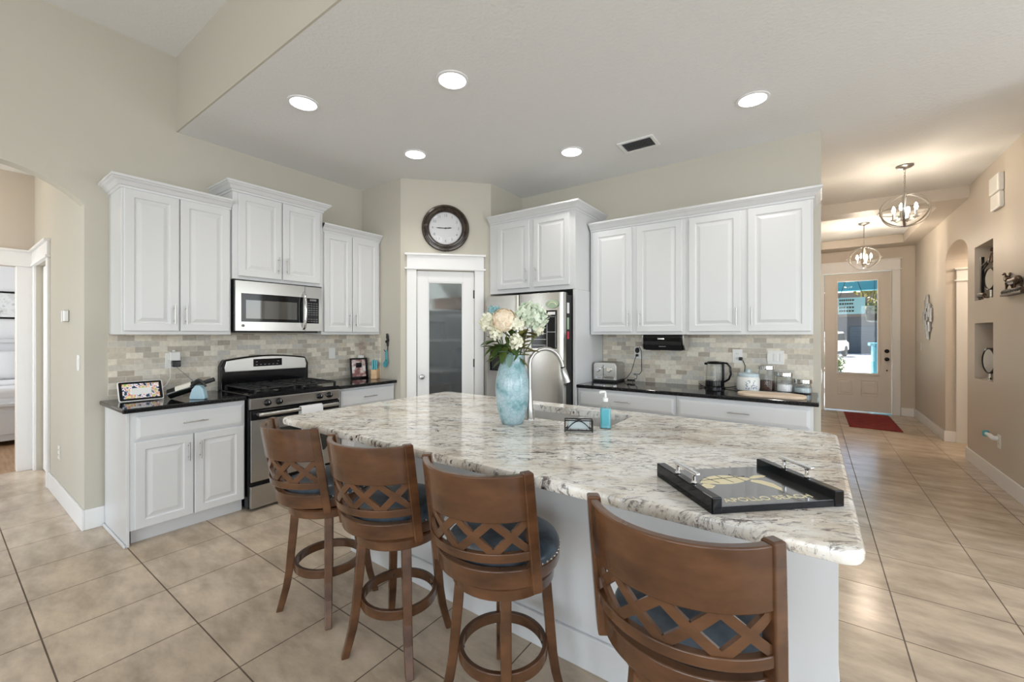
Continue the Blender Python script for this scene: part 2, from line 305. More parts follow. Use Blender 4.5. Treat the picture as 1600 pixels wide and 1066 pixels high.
# ------------------------------------------------------------------ mesh helpers
class G:
    def __init__(s): s.bm = bmesh.new()
    def box(s, x0, x1, y0, y1, z0, z1):
        v = [s.bm.verts.new(p) for p in ((x0,y0,z0),(x1,y0,z0),(x1,y1,z0),(x0,y1,z0),(x0,y0,z1),(x1,y0,z1),(x1,y1,z1),(x0,y1,z1))]
        for f in ((3,2,1,0),(4,5,6,7),(0,1,5,4),(1,2,6,5),(2,3,7,6),(3,0,4,7)): s.bm.faces.new([v[i] for i in f])
        return s
    def loft(s, rings, closed=True, cap0=True, cap1=True):
        R_ = [[s.bm.verts.new(p) for p in r] for r in rings]
        n = len(R_[0])
        for a, b in zip(R_, R_[1:]):
            for i in range(n if closed else n - 1):
                j = (i + 1) % n
                s.bm.faces.new((a[i], a[j], b[j], b[i]))
        if closed and cap0: s.bm.faces.new(R_[0][::-1])
        if closed and cap1: s.bm.faces.new(R_[-1])
        return s
    def prism(s, poly, lo, hi, axis='z'):
        f = {'z': lambda a, b, c: (a, b, c), 'x': lambda a, b, c: (c, a, b), 'y': lambda a, b, c: (a, c, b)}[axis]
        s.loft([[f(a, b, lo) for a, b in poly], [f(a, b, hi) for a, b in poly]])
        return s
    def lathe(s, prof, n=32, c=(0, 0, 0), axis='z', cap=True):
        rings = []
        for r, h in prof:
            ring = []
            for i in range(n):
                a = 2 * math.pi * i / n; x, y = r * math.cos(a), r * math.sin(a)
                if axis == 'z': p = (x, y, h)
                elif axis == 'y': p = (x, h, y)
                else: p = (h, x, y)
                ring.append((p[0] + c[0], p[1] + c[1], p[2] + c[2]))
            rings.append(ring)
        s.loft(rings, True, cap, cap); return s
    def tube(s, pts, r, n=10, closed=False, radii=None):
        P = [Vector(p) for p in pts]; m = len(P); rings = []
        up = None
        for i in range(m):
            if closed: t = P[(i + 1) % m] - P[i - 1]
            else: t = P[min(i + 1, m - 1)] - P[max(i - 1, 0)]
            t.normalize()
            if up is None:
                up = Vector((0, 0, 1)) if abs(t.z) < 0.9 else Vector((1, 0, 0))
            a = t.cross(up).normalized(); b = a.cross(t).normalized(); up = b
            rr = radii[i] if radii else r
            rings.append([tuple(P[i] + a * rr * math.cos(2 * math.pi * k / n) + b * rr * math.sin(2 * math.pi * k / n)) for k in range(n)])
        if closed:
            rings.append(rings[0]); s.loft(rings, True, False, False); bmesh.ops.remove_doubles(s.bm, verts=s.bm.verts[:], dist=1e-6)
        else: s.loft(rings)
        return s
    def bar(s, pts, w, h, side=None):
        """rectangular section swept along pts; side = function(i) -> unit vector across the width"""
        P = [Vector(p) for p in pts]; rings = []
        for i in range(len(P)):
            t = (P[min(i + 1, len(P) - 1)] - P[max(i - 1, 0)]).normalized()
            a = Vector(side(i)) if side else t.cross(Vector((0, 0, 1))).normalized()
            a = (a - t * a.dot(t)).normalized(); b = a.cross(t).normalized()
            rings.append([tuple(P[i] + a * x * w / 2 + b * y * h / 2) for x, y in ((-1, -1), (1, -1), (1, 1), (-1, 1))])
        s.loft(rings); return s
    def ball(s, c, r, seg=16, sc=(1, 1, 1)):
        bmesh.ops.create_uvsphere(s.bm, u_segments=seg, v_segments=max(6, seg // 2), radius=1.0,
            matrix=Matrix.Translation(c) @ Matrix.Diagonal((r * sc[0], r * sc[1], r * sc[2], 1)))
        return s
    def poly(s, pts): s.bm.faces.new([s.bm.verts.new(p) for p in pts]); return s
    def xf(s, mtx): bmesh.ops.transform(s.bm, matrix=mtx, verts=s.bm.verts[:]); return s

def obj(name, g, m, parent=None, smooth=False, bevel=0.0, loc=None, rot=None, seg=2, recalc=True):
    if recalc: bmesh.ops.recalc_face_normals(g.bm, faces=g.bm.faces[:])
    me = D.meshes.new(name); g.bm.to_mesh(me); g.bm.free()
    for mm in (m if isinstance(m, (list, tuple)) else [m]): me.materials.append(M[mm] if isinstance(mm, str) else mm)
    if smooth:
        me.polygons.foreach_set('use_smooth', [True] * len(me.polygons)); me.set_sharp_from_angle(angle=R(smooth if smooth is not True else 38))
    o = D.objects.new(name, me); COL.objects.link(o)
    if parent is not None: o.parent = parent
    if loc: o.location = loc
    if rot: o.rotation_euler = rot
    if bevel:
        b = o.modifiers.new('bevel', 'BEVEL'); b.width = bevel; b.segments = seg; b.limit_method = 'ANGLE'; b.angle_limit = R(40)
    return o
def tag(o, label, cat, group=None):
    o['label'] = label; o['category'] = cat
    if group: o['group'] = group
    return o
def thing(name, label, cat, loc=(0, 0, 0), rz=0.0, group=None):
    o = D.objects.new(name, None); COL.objects.link(o); o.location = loc; o.rotation_euler = (0, 0, rz); o.empty_display_size = 0.1
    return tag(o, label, cat, group)
def struct(o): o['kind'] = 'structure'; return o
def dup(root, loc, rz, label):
    r = root.copy(); COL.objects.link(r); r.location = loc; r.rotation_euler = (0, 0, rz); r['label'] = label
    for ch in [c for c in D.objects if c.parent == root]:
        c = ch.copy(); COL.objects.link(c); c.parent = r
        for g in [x for x in D.objects if x.parent == ch]:
            d = g.copy(); COL.objects.link(d); d.parent = c
    return r
def text_mesh(name, body, size, m, parent, loc, rot, depth=0.0008, align='CENTER'):
    cu = D.curves.new(name, 'FONT'); cu.body = body; cu.size = size; cu.extrude = depth; cu.align_x = align; cu.align_y = 'CENTER'
    t = D.objects.new(name, cu); COL.objects.link(t)
    dg = bpy.context.evaluated_depsgraph_get(); me = D.meshes.new_from_object(t.evaluated_get(dg))
    D.objects.remove(t, do_unlink=True); D.curves.remove(cu)
    me.name = name; me.materials.clear(); me.materials.append(M[m])
    o = D.objects.new(name, me); COL.objects.link(o); o.parent = parent; o.location = loc; o.rotation_euler = rot
    return o
def arc(cx, cy, r, a0, a1, n): return [(cx + r * math.cos(a0 + (a1 - a0) * i / n), cy + r * math.sin(a0 + (a1 - a0) * i / n)) for i in range(n + 1)]

# ------------------------------------------------------------------ setting
XA, YB, ZC, ZU, XH, YD = -4.24, 4.23, 3.06, 3.67, 1.405, 9.79
struct(obj('floor', G().box(-6.62, 4.1, -5.2, 9.95, -0.1, 0), 'floor'))
struct(obj('floor_bedroom', G().box(-10.6, -6.62, -2.5, 3.0, -0.1, -0.002), 'bedroomfloor'))
struct(obj('ceiling', G().box(-6.8, 4.1, 1.20, 9.95, ZC, ZC + 0.1).box(-6.8, -4.34, -2.7, 1.20, ZC, ZC + 0.1), 'ceil'))
struct(obj('ceiling_upper', G().box(-4.34, 4.1, -5.2, 1.29, ZU, ZU + 0.1), 'ceil'))
struct(obj('wall_fascia', G().box(XA, 4.0, 1.188, 1.20, ZC, ZU), 'wall'))
# range wall with the arched opening to the bedroom hall
_rise, _hw, _yc = 0.20, 0.455, 0.20
_rr = (_hw ** 2 + _rise ** 2) / (2 * _rise); _a0 = math.asin(_hw / _rr)
_archA = [(_yc + _rr * math.sin(a), 2.335 + _rise - _rr + _rr * math.cos(a)) for a in [-_a0 + 2 * _a0 * i / 24 for i in range(25)]]
wl = struct(obj('wall_left', G().prism([(-5.2, 0), (-0.255, 0)] + _archA + [(0.655, 0), (2.93, 0), (2.93, ZU), (-5.2, ZU)], XA - 0.12, XA, 'x'), 'wall'))
# bedroom hall behind the arch
hw = G().box(-5.75, XA - 0.12, 0.655, 0.755, 0, ZC).box(-6.62, -5.75, 0.655, 0.755, 2.11, ZC).box(-6.62, -6.50, 0.655, 0.755, 0, 2.11)
struct(obj('wall_passage', hw, 'wall'))
struct(obj('wall_passage_end', G().box(-6.74, -6.62, 0.53, 0.755, 0, ZC).box(-6.74, -6.62, -0.33, 0.53, 2.10, ZC).box(-6.74, -6.62, -2.5, -0.33, 0, ZC), 'wallhall'))
struct(obj('wall_passage_left', G().box(-6.62, XA - 0.12, -2.6, -2.5, 0, .4).box(-6.62, XA - 0.12, -2.6, -2.5, 2.5, ZC).box(-6.62, -6.2, -2.6, -2.5, .4, 2.5).box(-4.8, XA - .12, -2.6, -2.5, .4, 2.5), 'wall'))
struct(obj('wall_bedroom', G().box(-10.6, -10.5, -2.5, 3.0, 0, ZC).box(-10.6, -6.74, -2.6, -2.5, 0, ZC).box(-10.6, -6.74, 3.0, 3.1, 0, ZC).box(-6.74, -6.62, 0.755, 3.1, 0, ZC).box(-10.6, -6.74, -2.6, 3.1, ZC, ZC + .1), 'trim'))
# pantry corner
P1, P2 = Vector((-3.56, 2.93)), Vector((-2.885, 3.62)); PA = math.atan2(P2.y - P1.y, P2.x - P1.x); PL = (P2 - P1).length
struct(obj('wall_pantry_return', G().box(XA - 0.12, P1.x, 2.93, 2.99, 0, ZC), 'wall'))
struct(obj('wall_pantry', G().box(0, 0.165, 0, 0.1, 0, ZC).box(0.785, PL, 0, 0.1, 0, ZC).box(0.165, 0.785, 0, 0.1, 2.09, ZC), 'wall', loc=(P1.x, P1.y, 0), rot=(0, 0, PA)))
struct(obj('wall_fridge_return', G().box(P2.x - 0.08, P2.x, P2.y, YB + 0.1, 0, ZC), 'wall'))
struct(obj('wall_pantry_back', G().box(XA - 0.1, P2.x - .08, YB + 0.02, YB + 0.1, 0, ZC).box(XA - 0.12, XA - 0.02, 2.99, YB + 0.1, 0, ZC), 'shelfw'))
struct(obj('wall_back', G().box(P2.x, 0.05, YB, YB + 0.12, 0, ZC), 'wall'))
struct(obj('wall_hall_left', G().box(-0.07, 0.05, YB + 0.12, YD, 0, ZC), 'wallhall'))
# hall right wall: arch, two niches
def _hall_wall():
    g = G(); x0, x1 = XH, XH + 0.30
    g.box(x0, x1, 7.78, YD, 0, ZC); g.box(x0, x1, 6.556, 6.80, 0, ZC); g.box(x0, x1, 4.2, 5.983, 0, ZC)
    a = [(7.29 + 0.49 * math.cos(t), 2.335 + 0.205 * math.sin(t)) for t in [math.pi * i / 20 for i in range(21)]]
    g.prism([(7.78, ZC), (7.78, 2.335)] + a[1:-1] + [(6.80, 2.335), (6.80, ZC)], x0, x1, 'x')
    for z0, z1 in ((0, 0.935), (1.52, 1.76), (2.33, ZC)): g.box(x0, x1, 5.983, 6.556, z0, z1)
    g.box(x1 - 0.02, x1, 5.983, 6.556, 0.935, 2.33)
    return g
struct(obj('wall_hall_right', _hall_wall(), 'wallhall'))
struct(obj('wall_alcove', G().box(XH + 0.3, 3.0, 6.68, 6.80, 0, ZC).box(XH + 0.3, 3.0, 7.78, 7.90, 0, ZC).box(2.9, 3.0, 6.8, 7.78, 0, ZC), 'wallhall'))
lamp('alcove_fill', 'POINT', (2.35, 7.25, 2.6), 45, WARM, radius=.12)  # unseen warm lamp added beyond the arch to lift the hall
struct(obj('wall_dining', G().box(XH, 4.1, 4.08, 4.2, 0, ZC), 'wallhall'))
struct(obj('wall_entry', G().box(-0.07, 0.165, YD, YD + 0.12, 0, ZC).box(1.113, XH + 0.3, YD, YD + 0.12, 0, ZC).box(0.165, 1.113, YD, YD + 0.12, 2.53, ZC), 'wallhall'))
struct(obj('ceiling_soffit', G().box(0.05, XH, 6.73, 7.02, 2.92, ZC).box(1.20, XH, 7.02, 9.36, 2.92, ZC).box(0.05, XH, 9.36, YD, 2.92, ZC), 'wallhall'))
# great room shell behind the camera, with its windows
def _win_wall(name, along, spans, lo, hi, at, z0, z1, ztop):
    g = G()
    f = (lambda a, b, c, d: g.box(a, b, at - 0.1, at, c, d)) if along == 'x' else (lambda a, b, c, d: g.box(at, at + 0.1, a, b, c, d))
    cur = lo
    for a, b in spans: f(cur, a, 0, ztop); f(a, b, 0, z0); f(a, b, z1, ztop); cur = b
    f(cur, hi, 0, ztop)
    return struct(obj(name, g, 'wall'))
_win_wall('wall_rear', 'x', [(-3.7, -1.5), (-0.9, 1.3), (1.7, 3.9)], XA, 4.1, -5.0, 0.15, 2.75, ZU)
_win_wall('wall_right', 'y', [(-2.8, 1.6), (2.2, 4.0)], -5.1, 4.2, 4.0, 0.35, 2.65, ZU)
_k = 1
for a, b in ((-3.7, -1.5), (-0.9, 1.3), (1.7, 3.9)):
    g = G(); g.box(a, a + .06, -5.08, -5.0, .15, 2.75).box(b - .06, b, -5.08, -5.0, .15, 2.75).box(a, b, -5.08, -5.0, 2.69, 2.75).box(a, b, -5.08, -5.0, .15, .21).box((a + b) / 2 - .04, (a + b) / 2 + .04, -5.08, -5.0, .2, 2.7)
    w = struct(obj('window_%d' % _k, g, 'trim')); obj('pane', G().box(a + .05, b - .05, -5.05, -5.045, .2, 2.7), 'glass', w); _k += 1
for a, b in ((-2.8, 1.6), (2.2, 4.0)):
    g = G(); g.box(4.0, 4.08, a, a + .06, .35, 2.65).box(4.0, 4.08, b - .06, b, .35, 2.65).box(4.0, 4.08, a, b, 2.59, 2.65).box(4.0, 4.08, a, b, .35, .41)
    w = struct(obj('window_%d' % _k, g, 'trim')); obj('pane', G().box(4.045, 4.05, a + .05, b - .05, .4, 2.6), 'glass', w); _k += 1

# baseboards: (start, end, outward normal) runs 0.125 high
def baseboard(name, runs, h=0.135, t=0.016):
    g = G()
    for x0, x1, y0, y1 in runs: g.box(x0, x1, y0, y1, 0, h)
    return struct(obj(name, g, 'trim', bevel=0.004))
baseboard('baseboard_left', [(XA, XA + .016, 0.655, 0.776), (-5.66, XA + .016, 0.639, 0.655), (XA, XA + .016, -5.0, -0.255)], 0.145)
baseboard('baseboard_hall_right', [(XH - .016, XH, 7.78, YD), (XH - .016, XH, 4.2, 6.816), (XH - .016, 1.53, 7.764, 7.78), (XH - .016, 2.9, 6.80, 6.816)], 0.14)
baseboard('baseboard_entry', [(1.226, XH - .016, YD - .016, YD)], 0.14)
baseboard('baseboard_hall_left', [(0.05, 0.066, YB, YD), (0.0, 0.066, YB - .016, YB)], 0.14)

# ---- door casings (flat stock with a capped head)
def casing(name, x0, x1, ztop, w=0.10, head=0.165, loc=(0, 0, 0), rz=0, left=True, right=True, capr=0.02, capl=0.02):
    g = G(); t = 0.02
    if left: g.box(x0 - w, x0, -t, 0, 0, ztop)
    if right: g.box(x1, x1 + w, -t, 0, 0, ztop)
    a = x0 - (w if left else 0); b = x1 + (w if right else 0)
    g.box(a, b, -t - .003, 0, ztop + .02, ztop + head - .02)
    g.box(a - capl, b + capr, -t - .016, 0, ztop, ztop + .02)
    g.box(a - capl, b + capr, -t - .026, 0, ztop + head - .022, ztop + head)
    return struct(obj(name, g, 'trim', loc=loc, rot=(0, 0, rz), bevel=0.003))
casing('trim_1', 0.165, 0.785, 2.095, 0.10, 0.172, (P1.x, P1.y, 0), PA)                 # pantry door
casing('trim_2', 0.165, 1.113, 2.525, 0.105, 0.20, (0, YD, 0), 0, left=True)             # front door
casing('trim_3', -6.50, -5.75, 2.105, 0.10, 0.17, (0, 0.655, 0), 0, capl=0)              # hall side door
casing('trim_4', -0.33, 0.53, 2.10, 0.112, 0.17, (-6.62, 0, 0), R(90))                   # bedroom doorway
casing('trim_5', 1.60, 2.5, 2.09, 0.10, 0.17, (0, 7.78, 0), 0)                           # door inside the arched alcove

# ---- pantry door, full reeded lite
d1 = thing('door_1', 'white pantry door with tall reeded glass pane and round knob', 'door', (P1.x, P1.y, 0), PA); d1['kind'] = 'structure'
g = G(); y0, y1 = 0.012, 0.047
g.box(0.170, 0.285, y0, y1, 0.01, 2.085).box(0.660, 0.780, y0, y1, 0.01, 2.085).box(0.285, 0.660, y0, y1, 1.968, 2.085).box(0.285, 0.660, y0, y1, 0.01, 0.25)
obj('door_frame', g, 'trim', d1, bevel=0.003)
g = G()
for a, b, c, d in ((0.285, 0.297, 0.25, 1.968), (0.648, 0.660, 0.25, 1.968), (0.285, 0.66, 0.25, 0.262), (0.285, 0.66, 1.956, 1.968)): g.box(a, b, y0 + .004, y1, c, d)
obj('glazing_bead', g, 'trim', d1, bevel=0.002)
obj('reeded_pane', G().box(0.290, 0.655, 0.026, 0.034, 0.255, 1.962), 'reeded', d1)
obj('knob', G().lathe([(0.026, 0.012), (0.026, 0.004), (0.012, 0.0), (0.011, -0.025), (0.024, -0.034), (0.027, -0.046), (0.022, -0.057), (0.008, -0.061)], 24, (0.222, 0, 0.95), 'y'), 'nickel', d1, smooth=True)
for z in (1.84, 1.09, 0.3):
    obj('hinge', G().lathe([(0.006, z - .045), (0.006, z + .045)], 10, (0.783, -0.004, 0)).box(0.772, 0.792, -.002, .012, z - .044, z + .044), 'blackm', d1)
# pantry interior
for z, lb in ((0.55, 'lowest'), (0.95, 'second lowest'), (1.32, 'third'), (1.68, 'topmost')):
    sh = obj('pantry_shelf', G().prism([(XA, 3.5), (-3.5, 3.5), (-3.5, 3.86), (-2.98, 3.86), (-2.98, 4.22), (XA, 4.22)], z, z + .02), 'shelfw'); tag(sh, lb + ' white wraparound pantry shelf behind the reeded glass door', 'shelf', 'pantry shelves')
_pi = [('storage_bin', 'boxgrey', -3.95, 3.62, 1.34, .42, .3, .2, 'grey bin on an upper pantry shelf behind reeded glass'),
       ('carton', 'boxbrown', -3.62, 3.75, 1.70, .40, .25, .12, 'brown carton on the top pantry shelf behind reeded glass'),
       ('storage_bin', 'boxblue', -3.45, 3.98, 0.97, .5, .22, .24, 'blue grey bin on the middle pantry shelf behind reeded glass'),
       ('carton', 'boxbrown', -3.95, 3.62, 0.57, .6, .3, .2, 'brown carton on the lowest pantry shelf behind reeded glass')]
for nm, mm, x, y, z, w, d, h, lb in _pi:
    t = thing(nm, lb, 'box', (x, y, z)); obj('body', G().box(-w / 2, w / 2, -d / 2, d / 2, 0, h), mm, t, bevel=.012); obj('lid', G().box(-w / 2 - .006, w / 2 + .006, -d / 2 - .006, d / 2 + .006, h, h + .02), mm, t, bevel=.004)
b_ = obj('mixing_bowl', G().lathe([(0.05, 0), (0.09, .01), (.17, .09), (.20, .17), (.195, .17), (.16, .09), (.08, .02)], 28, (-3.5, 3.72, 1.84), cap=False), 'ceramic', smooth=True)
tag(b_, 'large pale bowl on top of the pantry carton behind reeded glass', 'bowl')
lamp('pantry_fill', 'POINT', (-3.45, 3.45, 2.5), 34, (.9, .95, 1), radius=.1)  # unseen fill lamp added so the shelves show through the reeded pane

# ---- front door
d2 = thing('door_2', 'beige front door with tall clear glass pane and black deadbolt and knob', 'door', (0, YD, 0)); d2['kind'] = 'structure'
M['doorpaint'] = mat('front_door_paint', (0.74, 0.69, 0.63), 0.45)
g = G(); y0, y1 = 0.03, 0.075
g.box(0.172, 0.345, y0, y1, 0.02, 2.515).box(0.945, 1.106, y0, y1, 0.02, 2.515).box(0.345, 0.945, y0, y1, 2.41, 2.515).box(0.345, 0.945, y0, y1, 0.02, 0.68)
obj('door_slab', g, 'doorpaint', d2)
g = G()
for a, b in ((0.355, 0.585), (0.69, 0.931)):
    rings = []
    for ins, dy in ((0, 0), (0.012, -.008), (0.024, 0.004), (0.05, -.004)):
        rings.append([(a + ins, y0 + dy, .302 + ins), (b - ins, y0 + dy, .302 + ins), (b - ins, y0 + dy, .59 - ins), (a + ins, y0 + dy, .59 - ins)])
    g.loft(rings, True, False, True)
obj('raised_panels', g, 'doorpaint', d2)
g = G()
for a, b, c, d in ((0.331, 0.366, .667, 2.425), (0.922, 0.958, .667, 2.425), (0.366, .922, .667, .71), (.366, .922, 2.372, 2.425)): g.box(a, b, y0 - .018, y1 + .01, c, d)
obj('lite_frame', g, 'doorpaint', d2, bevel=.006)
obj('glass_pane', G().box(0.36, 0.93, 0.05, 0.056, .70, 2.38), 'glass', d2)
for nm, z in (('deadbolt', 1.109), ('knob', 0.968)):
    pr = [(0.034, y0), (0.034, y0 - .012), (.02, y0 - .016)] + ([(0.02, y0 - .03)] if nm == 'deadbolt' else [(0.014, y0 - .03), (.03, y0 - .042), (.03, y0 - .058), (.015, y0 - .068)])
    obj(nm, G().lathe(pr, 20, (1.046, 0, z), 'y'), 'black', d2, smooth=True)
obj('peg', G().lathe([(0.012, y0), (.012, y0 - .02)], 12, (1.046, 0, .77), 'y'), 'black', d2)
for z in (2.25, 1.3, 0.35): obj('hinge', G().box(.166, .176, .018, .034, z - .05, z + .05), 'nickel', d2)
# hall side door (closed) and alcove door
g = G().box(-6.49, -5.76, 0.70, 0.74, 0.01, 2.10)
struct(obj('door_3', g, 'trim'))
struct(obj('door_4', G().box(1.605, 2.495, 7.785, 7.81, .01, 2.085), 'trim'))

# ---- outside the front door
struct(obj('ground', G().box(-30, 30, 9.95, 60, -0.16, -0.06), 'concrete'))
struct(obj('porch_ceiling', G().box(-1.6, 2.6, 9.92, 12.2, 2.85, 2.95).box(-1.6, 2.6, 12.0, 12.2, 2.38, 2.85), 'bluewall'))
lw = obj('lawn', G().box(-12, -1.2, 13, 20, -0.06, -0.03), 'grass'); lw['kind'] = 'structure'
pc = thing('porch_column', 'bright blue porch column beyond the front door glass', 'column', (1.235, 12.0, -0.06)); obj('shaft', G().box(-.2, .2, -.2, .2, 0, 1.22), 'bluewall', pc, bevel=.01); obj('cap', G().box(-.25, .25, -.25, .25, 1.22, 1.28), 'bluewall', pc); obj('post', G().box(-.09, .09, -.09, .09, 1.28, 2.91), 'bluewall', pc)
hs = thing('house', 'grey neighbouring house with a garage across the street', 'house', (3.0, 42, -0.06))
obj('wall', G().box(-7, 7, 0, 6, 0, 2.85), 'greywall', hs)
obj('gable_roof', G().prism([(-7.6, 2.8), (7.6, 2.8), (4.5, 4.7), (-4.5, 4.7)], -.6, 6, 'y'), 'roof', hs)
gd = obj('garage_door', G().box(-.7, 1.1, -.08, 0, 0, 2.1), 'garage', hs)
g = G()
for k in range(5): g.box(-.7, 1.1, -.1, -.08, .41 * k + .04, .41 * k + .38)
obj('door_panels', g, 'garage', gd, bevel=.02)
obj('window', G().box(-5.4, -3.2, -.06, 0, .9, 2.1), 'ovenglass', hs)
def car(name, label, m, loc, rz):
    t = thing(name, label, 'car', loc, rz)
    obj('body', G().prism([(-2.2, .35), (-2.25, .8), (-1.9, .95), (-1.2, 1.02), (-.75, 1.6), (.9, 1.65), (1.7, 1.05), (2.2, .95), (2.25, .4)], -.9, .9, 'y'), m, t, bevel=.08)
    for x in (-1.4, 1.4):
        for y in (-.82, .82): obj('wheel', G().lathe([(.34, y - .11), (.36, y), (.34, y + .11)], 20, (x, 0, .36), 'y'), 'blackm', t)
    obj('windows', G().prism([(-1.0, 1.08), (-.65, 1.5), (.85, 1.55), (1.4, 1.08)], -.915, .915, 'y'), 'ovenglass', t)
car('car', 'white car parked in front of the neighbouring garage', 'trim', (.55, 35, -0.06), R(75))
def bush(name, label, m, loc, r, n, leaf, seed, trunk=None):
    rnd = random.Random(seed); t = thing(name, label, 'tree' if trunk else 'shrub', loc); g = G(); z0 = trunk or r * .6
    for _ in range(n):
        v = Vector((rnd.gauss(0, 1), rnd.gauss(0, 1), rnd.gauss(0, .8))).normalized() * r * rnd.uniform(.45, 1)
        a = Vector((rnd.gauss(0, 1), rnd.gauss(0, 1), rnd.gauss(0, 1))).normalized() * leaf; b = a.orthogonal().normalized() * leaf * .45
        c = v + Vector((0, 0, z0)); g.poly([tuple(c - a), tuple(c + b), tuple(c + a), tuple(c - b)])
    obj('foliage', g, m, t, recalc=False)
    obj('trunk', G().tube([(0, 0, 0), (.03, 0, z0 * .5), (0, .02, z0)], .07 if trunk else .03), 'roof', t)
bush('tree', 'street tree with drooping leaves beyond the front door glass', 'leafo', (3.6, 32, -0.06), 1.8, 900, .18, 3, 4.4)
bush('shrub', 'low round shrub on the lawn beyond the front door glass', 'leafg', (.55, 21, -0.06), .5, 500, .07, 5)
sg = thing('porch_sign', 'pale blue hanging porch sign with lines of dark lettering', 'sign', (.66, 11.2, 2.0))
obj('board', G().box(-.24, .20, 0, .02, -.17, .17), 'bluewall', sg); obj('cord', G().tube([(-.22, .01, .17), (-.02, .01, .84)], .006).tube([(.18, .01, .17), (-.02, .01, .84)], .006), 'cord', sg)
g = G(); rn = random.Random(4)
for k in range(4):
    x = -.22
    while x < .0:
        w = rn.uniform(.03, .05); g.box(x, x + w * .75, -.004, 0, .10 - k * .075, .135 - k * .075); x += w
obj('lettering', g, 'ink', sg)

M['signblue'] = mat('pale_blue_sign', (0.30, 0.52, 0.62), 0.7)
sg.children[0].data.materials[0] = M['signblue']
t = thing('hanging_planter', 'dark hanging planter on the porch beyond the front door glass', 'planter', (1.02, 11.4, 1.66))
obj('pot', G().lathe([(.06, 0), (.13, .03), (.15, .17), (.14, .17), (.12, .04)], 20), 'blackm', t, smooth=True)
g = G()
for a in (0, 120, 240): g.tube([(.14 * math.cos(R(a)), .14 * math.sin(R(a)), .17), (0, 0, .62), (0, 0, 1.19)], .004, 5)
obj('chains', g, 'blackm', t)
g = G(); rn = random.Random(8)
for k in range(90):
    c = Vector((rn.gauss(0, .08), rn.gauss(0, .08), .2 + rn.uniform(-.06, .2))); u = Vector((rn.gauss(0, 1), rn.gauss(0, 1), rn.gauss(0, 1))).normalized(); v = u.orthogonal().normalized()
    g.poly([tuple(c - u * .05), tuple(c + v * .018), tuple(c + u * .05), tuple(c - v * .018)])
obj('leaves', g, 'leafg', t, recalc=False)

# ------------------------------------------------------------------ cabinets (local frame: x along the wall, front = -y, z up)
def door_g(w, h, t=0.02, st=0.055):
    g = G(); rings = []
    for ins, y in ((0, 0), (0, -t + .004), (.004, -t), (st, -t), (st + .006, -t + .008), (st + .016, -t + .008), (st + .040, -t + .001)):
        rings.append([(ins, y, ins), (w - ins, y, ins), (w - ins, y, h - ins), (ins, y, h - ins)])
    return g.loft(rings)
def drawer_g(w, h, t=0.02):
    g = G(); rings = []
    for ins, y in ((0, 0), (0, -t + .006), (.012, -t + .002), (.018, -t)): rings.append([(ins, y, ins), (w - ins, y, ins), (w - ins, y, h - ins), (ins, y, h - ins)])
    return g.loft(rings)
def pull_g(L, vertical=True, r=0.0047, off=0.028):
    g = G(); p = (lambda s: (0, -off, s)) if vertical else (lambda s: (s, -off, 0)); q = (lambda s: (0, 0, s)) if vertical else (lambda s: (s, 0, 0))
    g.tube([p(-L / 2), p(L / 2)], r, 10)
    for s in (-L * .32, L * .32): g.tube([q(s), p(s)], r * .8, 8)
    return g
def crown_g(w, d, z0, prof, left=True, right=True):
    g = G(); rings = []
    for o, z in prof:
        l = -o if left else 0; r = w + o if right else w
        pts = ([(l, 0, z0 + z)] if left else []) + [(l, -d - o, z0 + z), (r, -d - o, z0 + z)] + ([(r, 0, z0 + z)] if right else [])
        rings.append(pts)
    g.loft(rings, closed=False)
    o, z = prof[-1]; l = -o if left else 0; r = w + o if right else w
    g.poly([(l, 0, z0 + z), (l, -d - o, z0 + z), (r, -d - o, z0 + z), (r, 0, z0 + z)])
    return g
CROWN = [(0, 0), (.008, .004), (.010, .018), (.018, .022), (.034, .045), (.048, .055), (.052, .062), (.060, .066), (.060, .082), (0, .082)]
def upper(name, label, loc, rz, w, depth, z0, z1, doors, crown_z, left=True, right=True, handle_low=True, group='white wall cabinets', crown_h=1.0):
    """doors: list of (x0, x1, z0, z1, hinge side 'l'/'r')"""
    t = thing(name, label, 'cabinet', loc, rz, group)
    obj('body', G().box(0, w, -depth, 0, z0, z1), 'white', t, bevel=.002)
    for x0, x1, a, b, hs in doors:
        d = obj('door', door_g(x1 - x0, b - a), 'white', t, loc=(x0, -depth, a), bevel=.0015, seg=1)
        hx = .032 if hs == 'r' else (x1 - x0) - .032
        obj('handle', pull_g(.145), 'nickel', d, smooth=True, loc=(hx, -.02, .125))
    obj('crown_molding', crown_g(w, depth, crown_z, [(o, z * crown_h) for o, z in CROWN], left, right), 'white', t, recalc=True)
    return t
RA = R(90)
upper('wall_cabinet', 'tall white two-door wall cabinet nearest the arched opening', (XA, .785, 0), RA, .677, .33, 1.40, 2.435,
      [(.012, .326, 1.425, 2.425, 'l'), (.334, .665, 1.425, 2.425, 'r')], 2.424, True, False)
upper('wall_cabinet', 'white two-door wall cabinet raised above the microwave', (XA, 1.465, 0), RA, .78, .355, 1.862, 2.59,
      [(.038, .388, 1.888, 2.58, 'l'), (.398, .748, 1.888, 2.58, 'r')], 2.582, True, True)
upper('wall_cabinet', 'white two-door wall cabinet right of the microwave', (XA, 2.248, 0), RA, .678, .33, 1.40, 2.42,
      [(.02, .328, 1.425, 2.41, 'l'), (.336, .655, 1.425, 2.41, 'r')], 2.408, False, False)
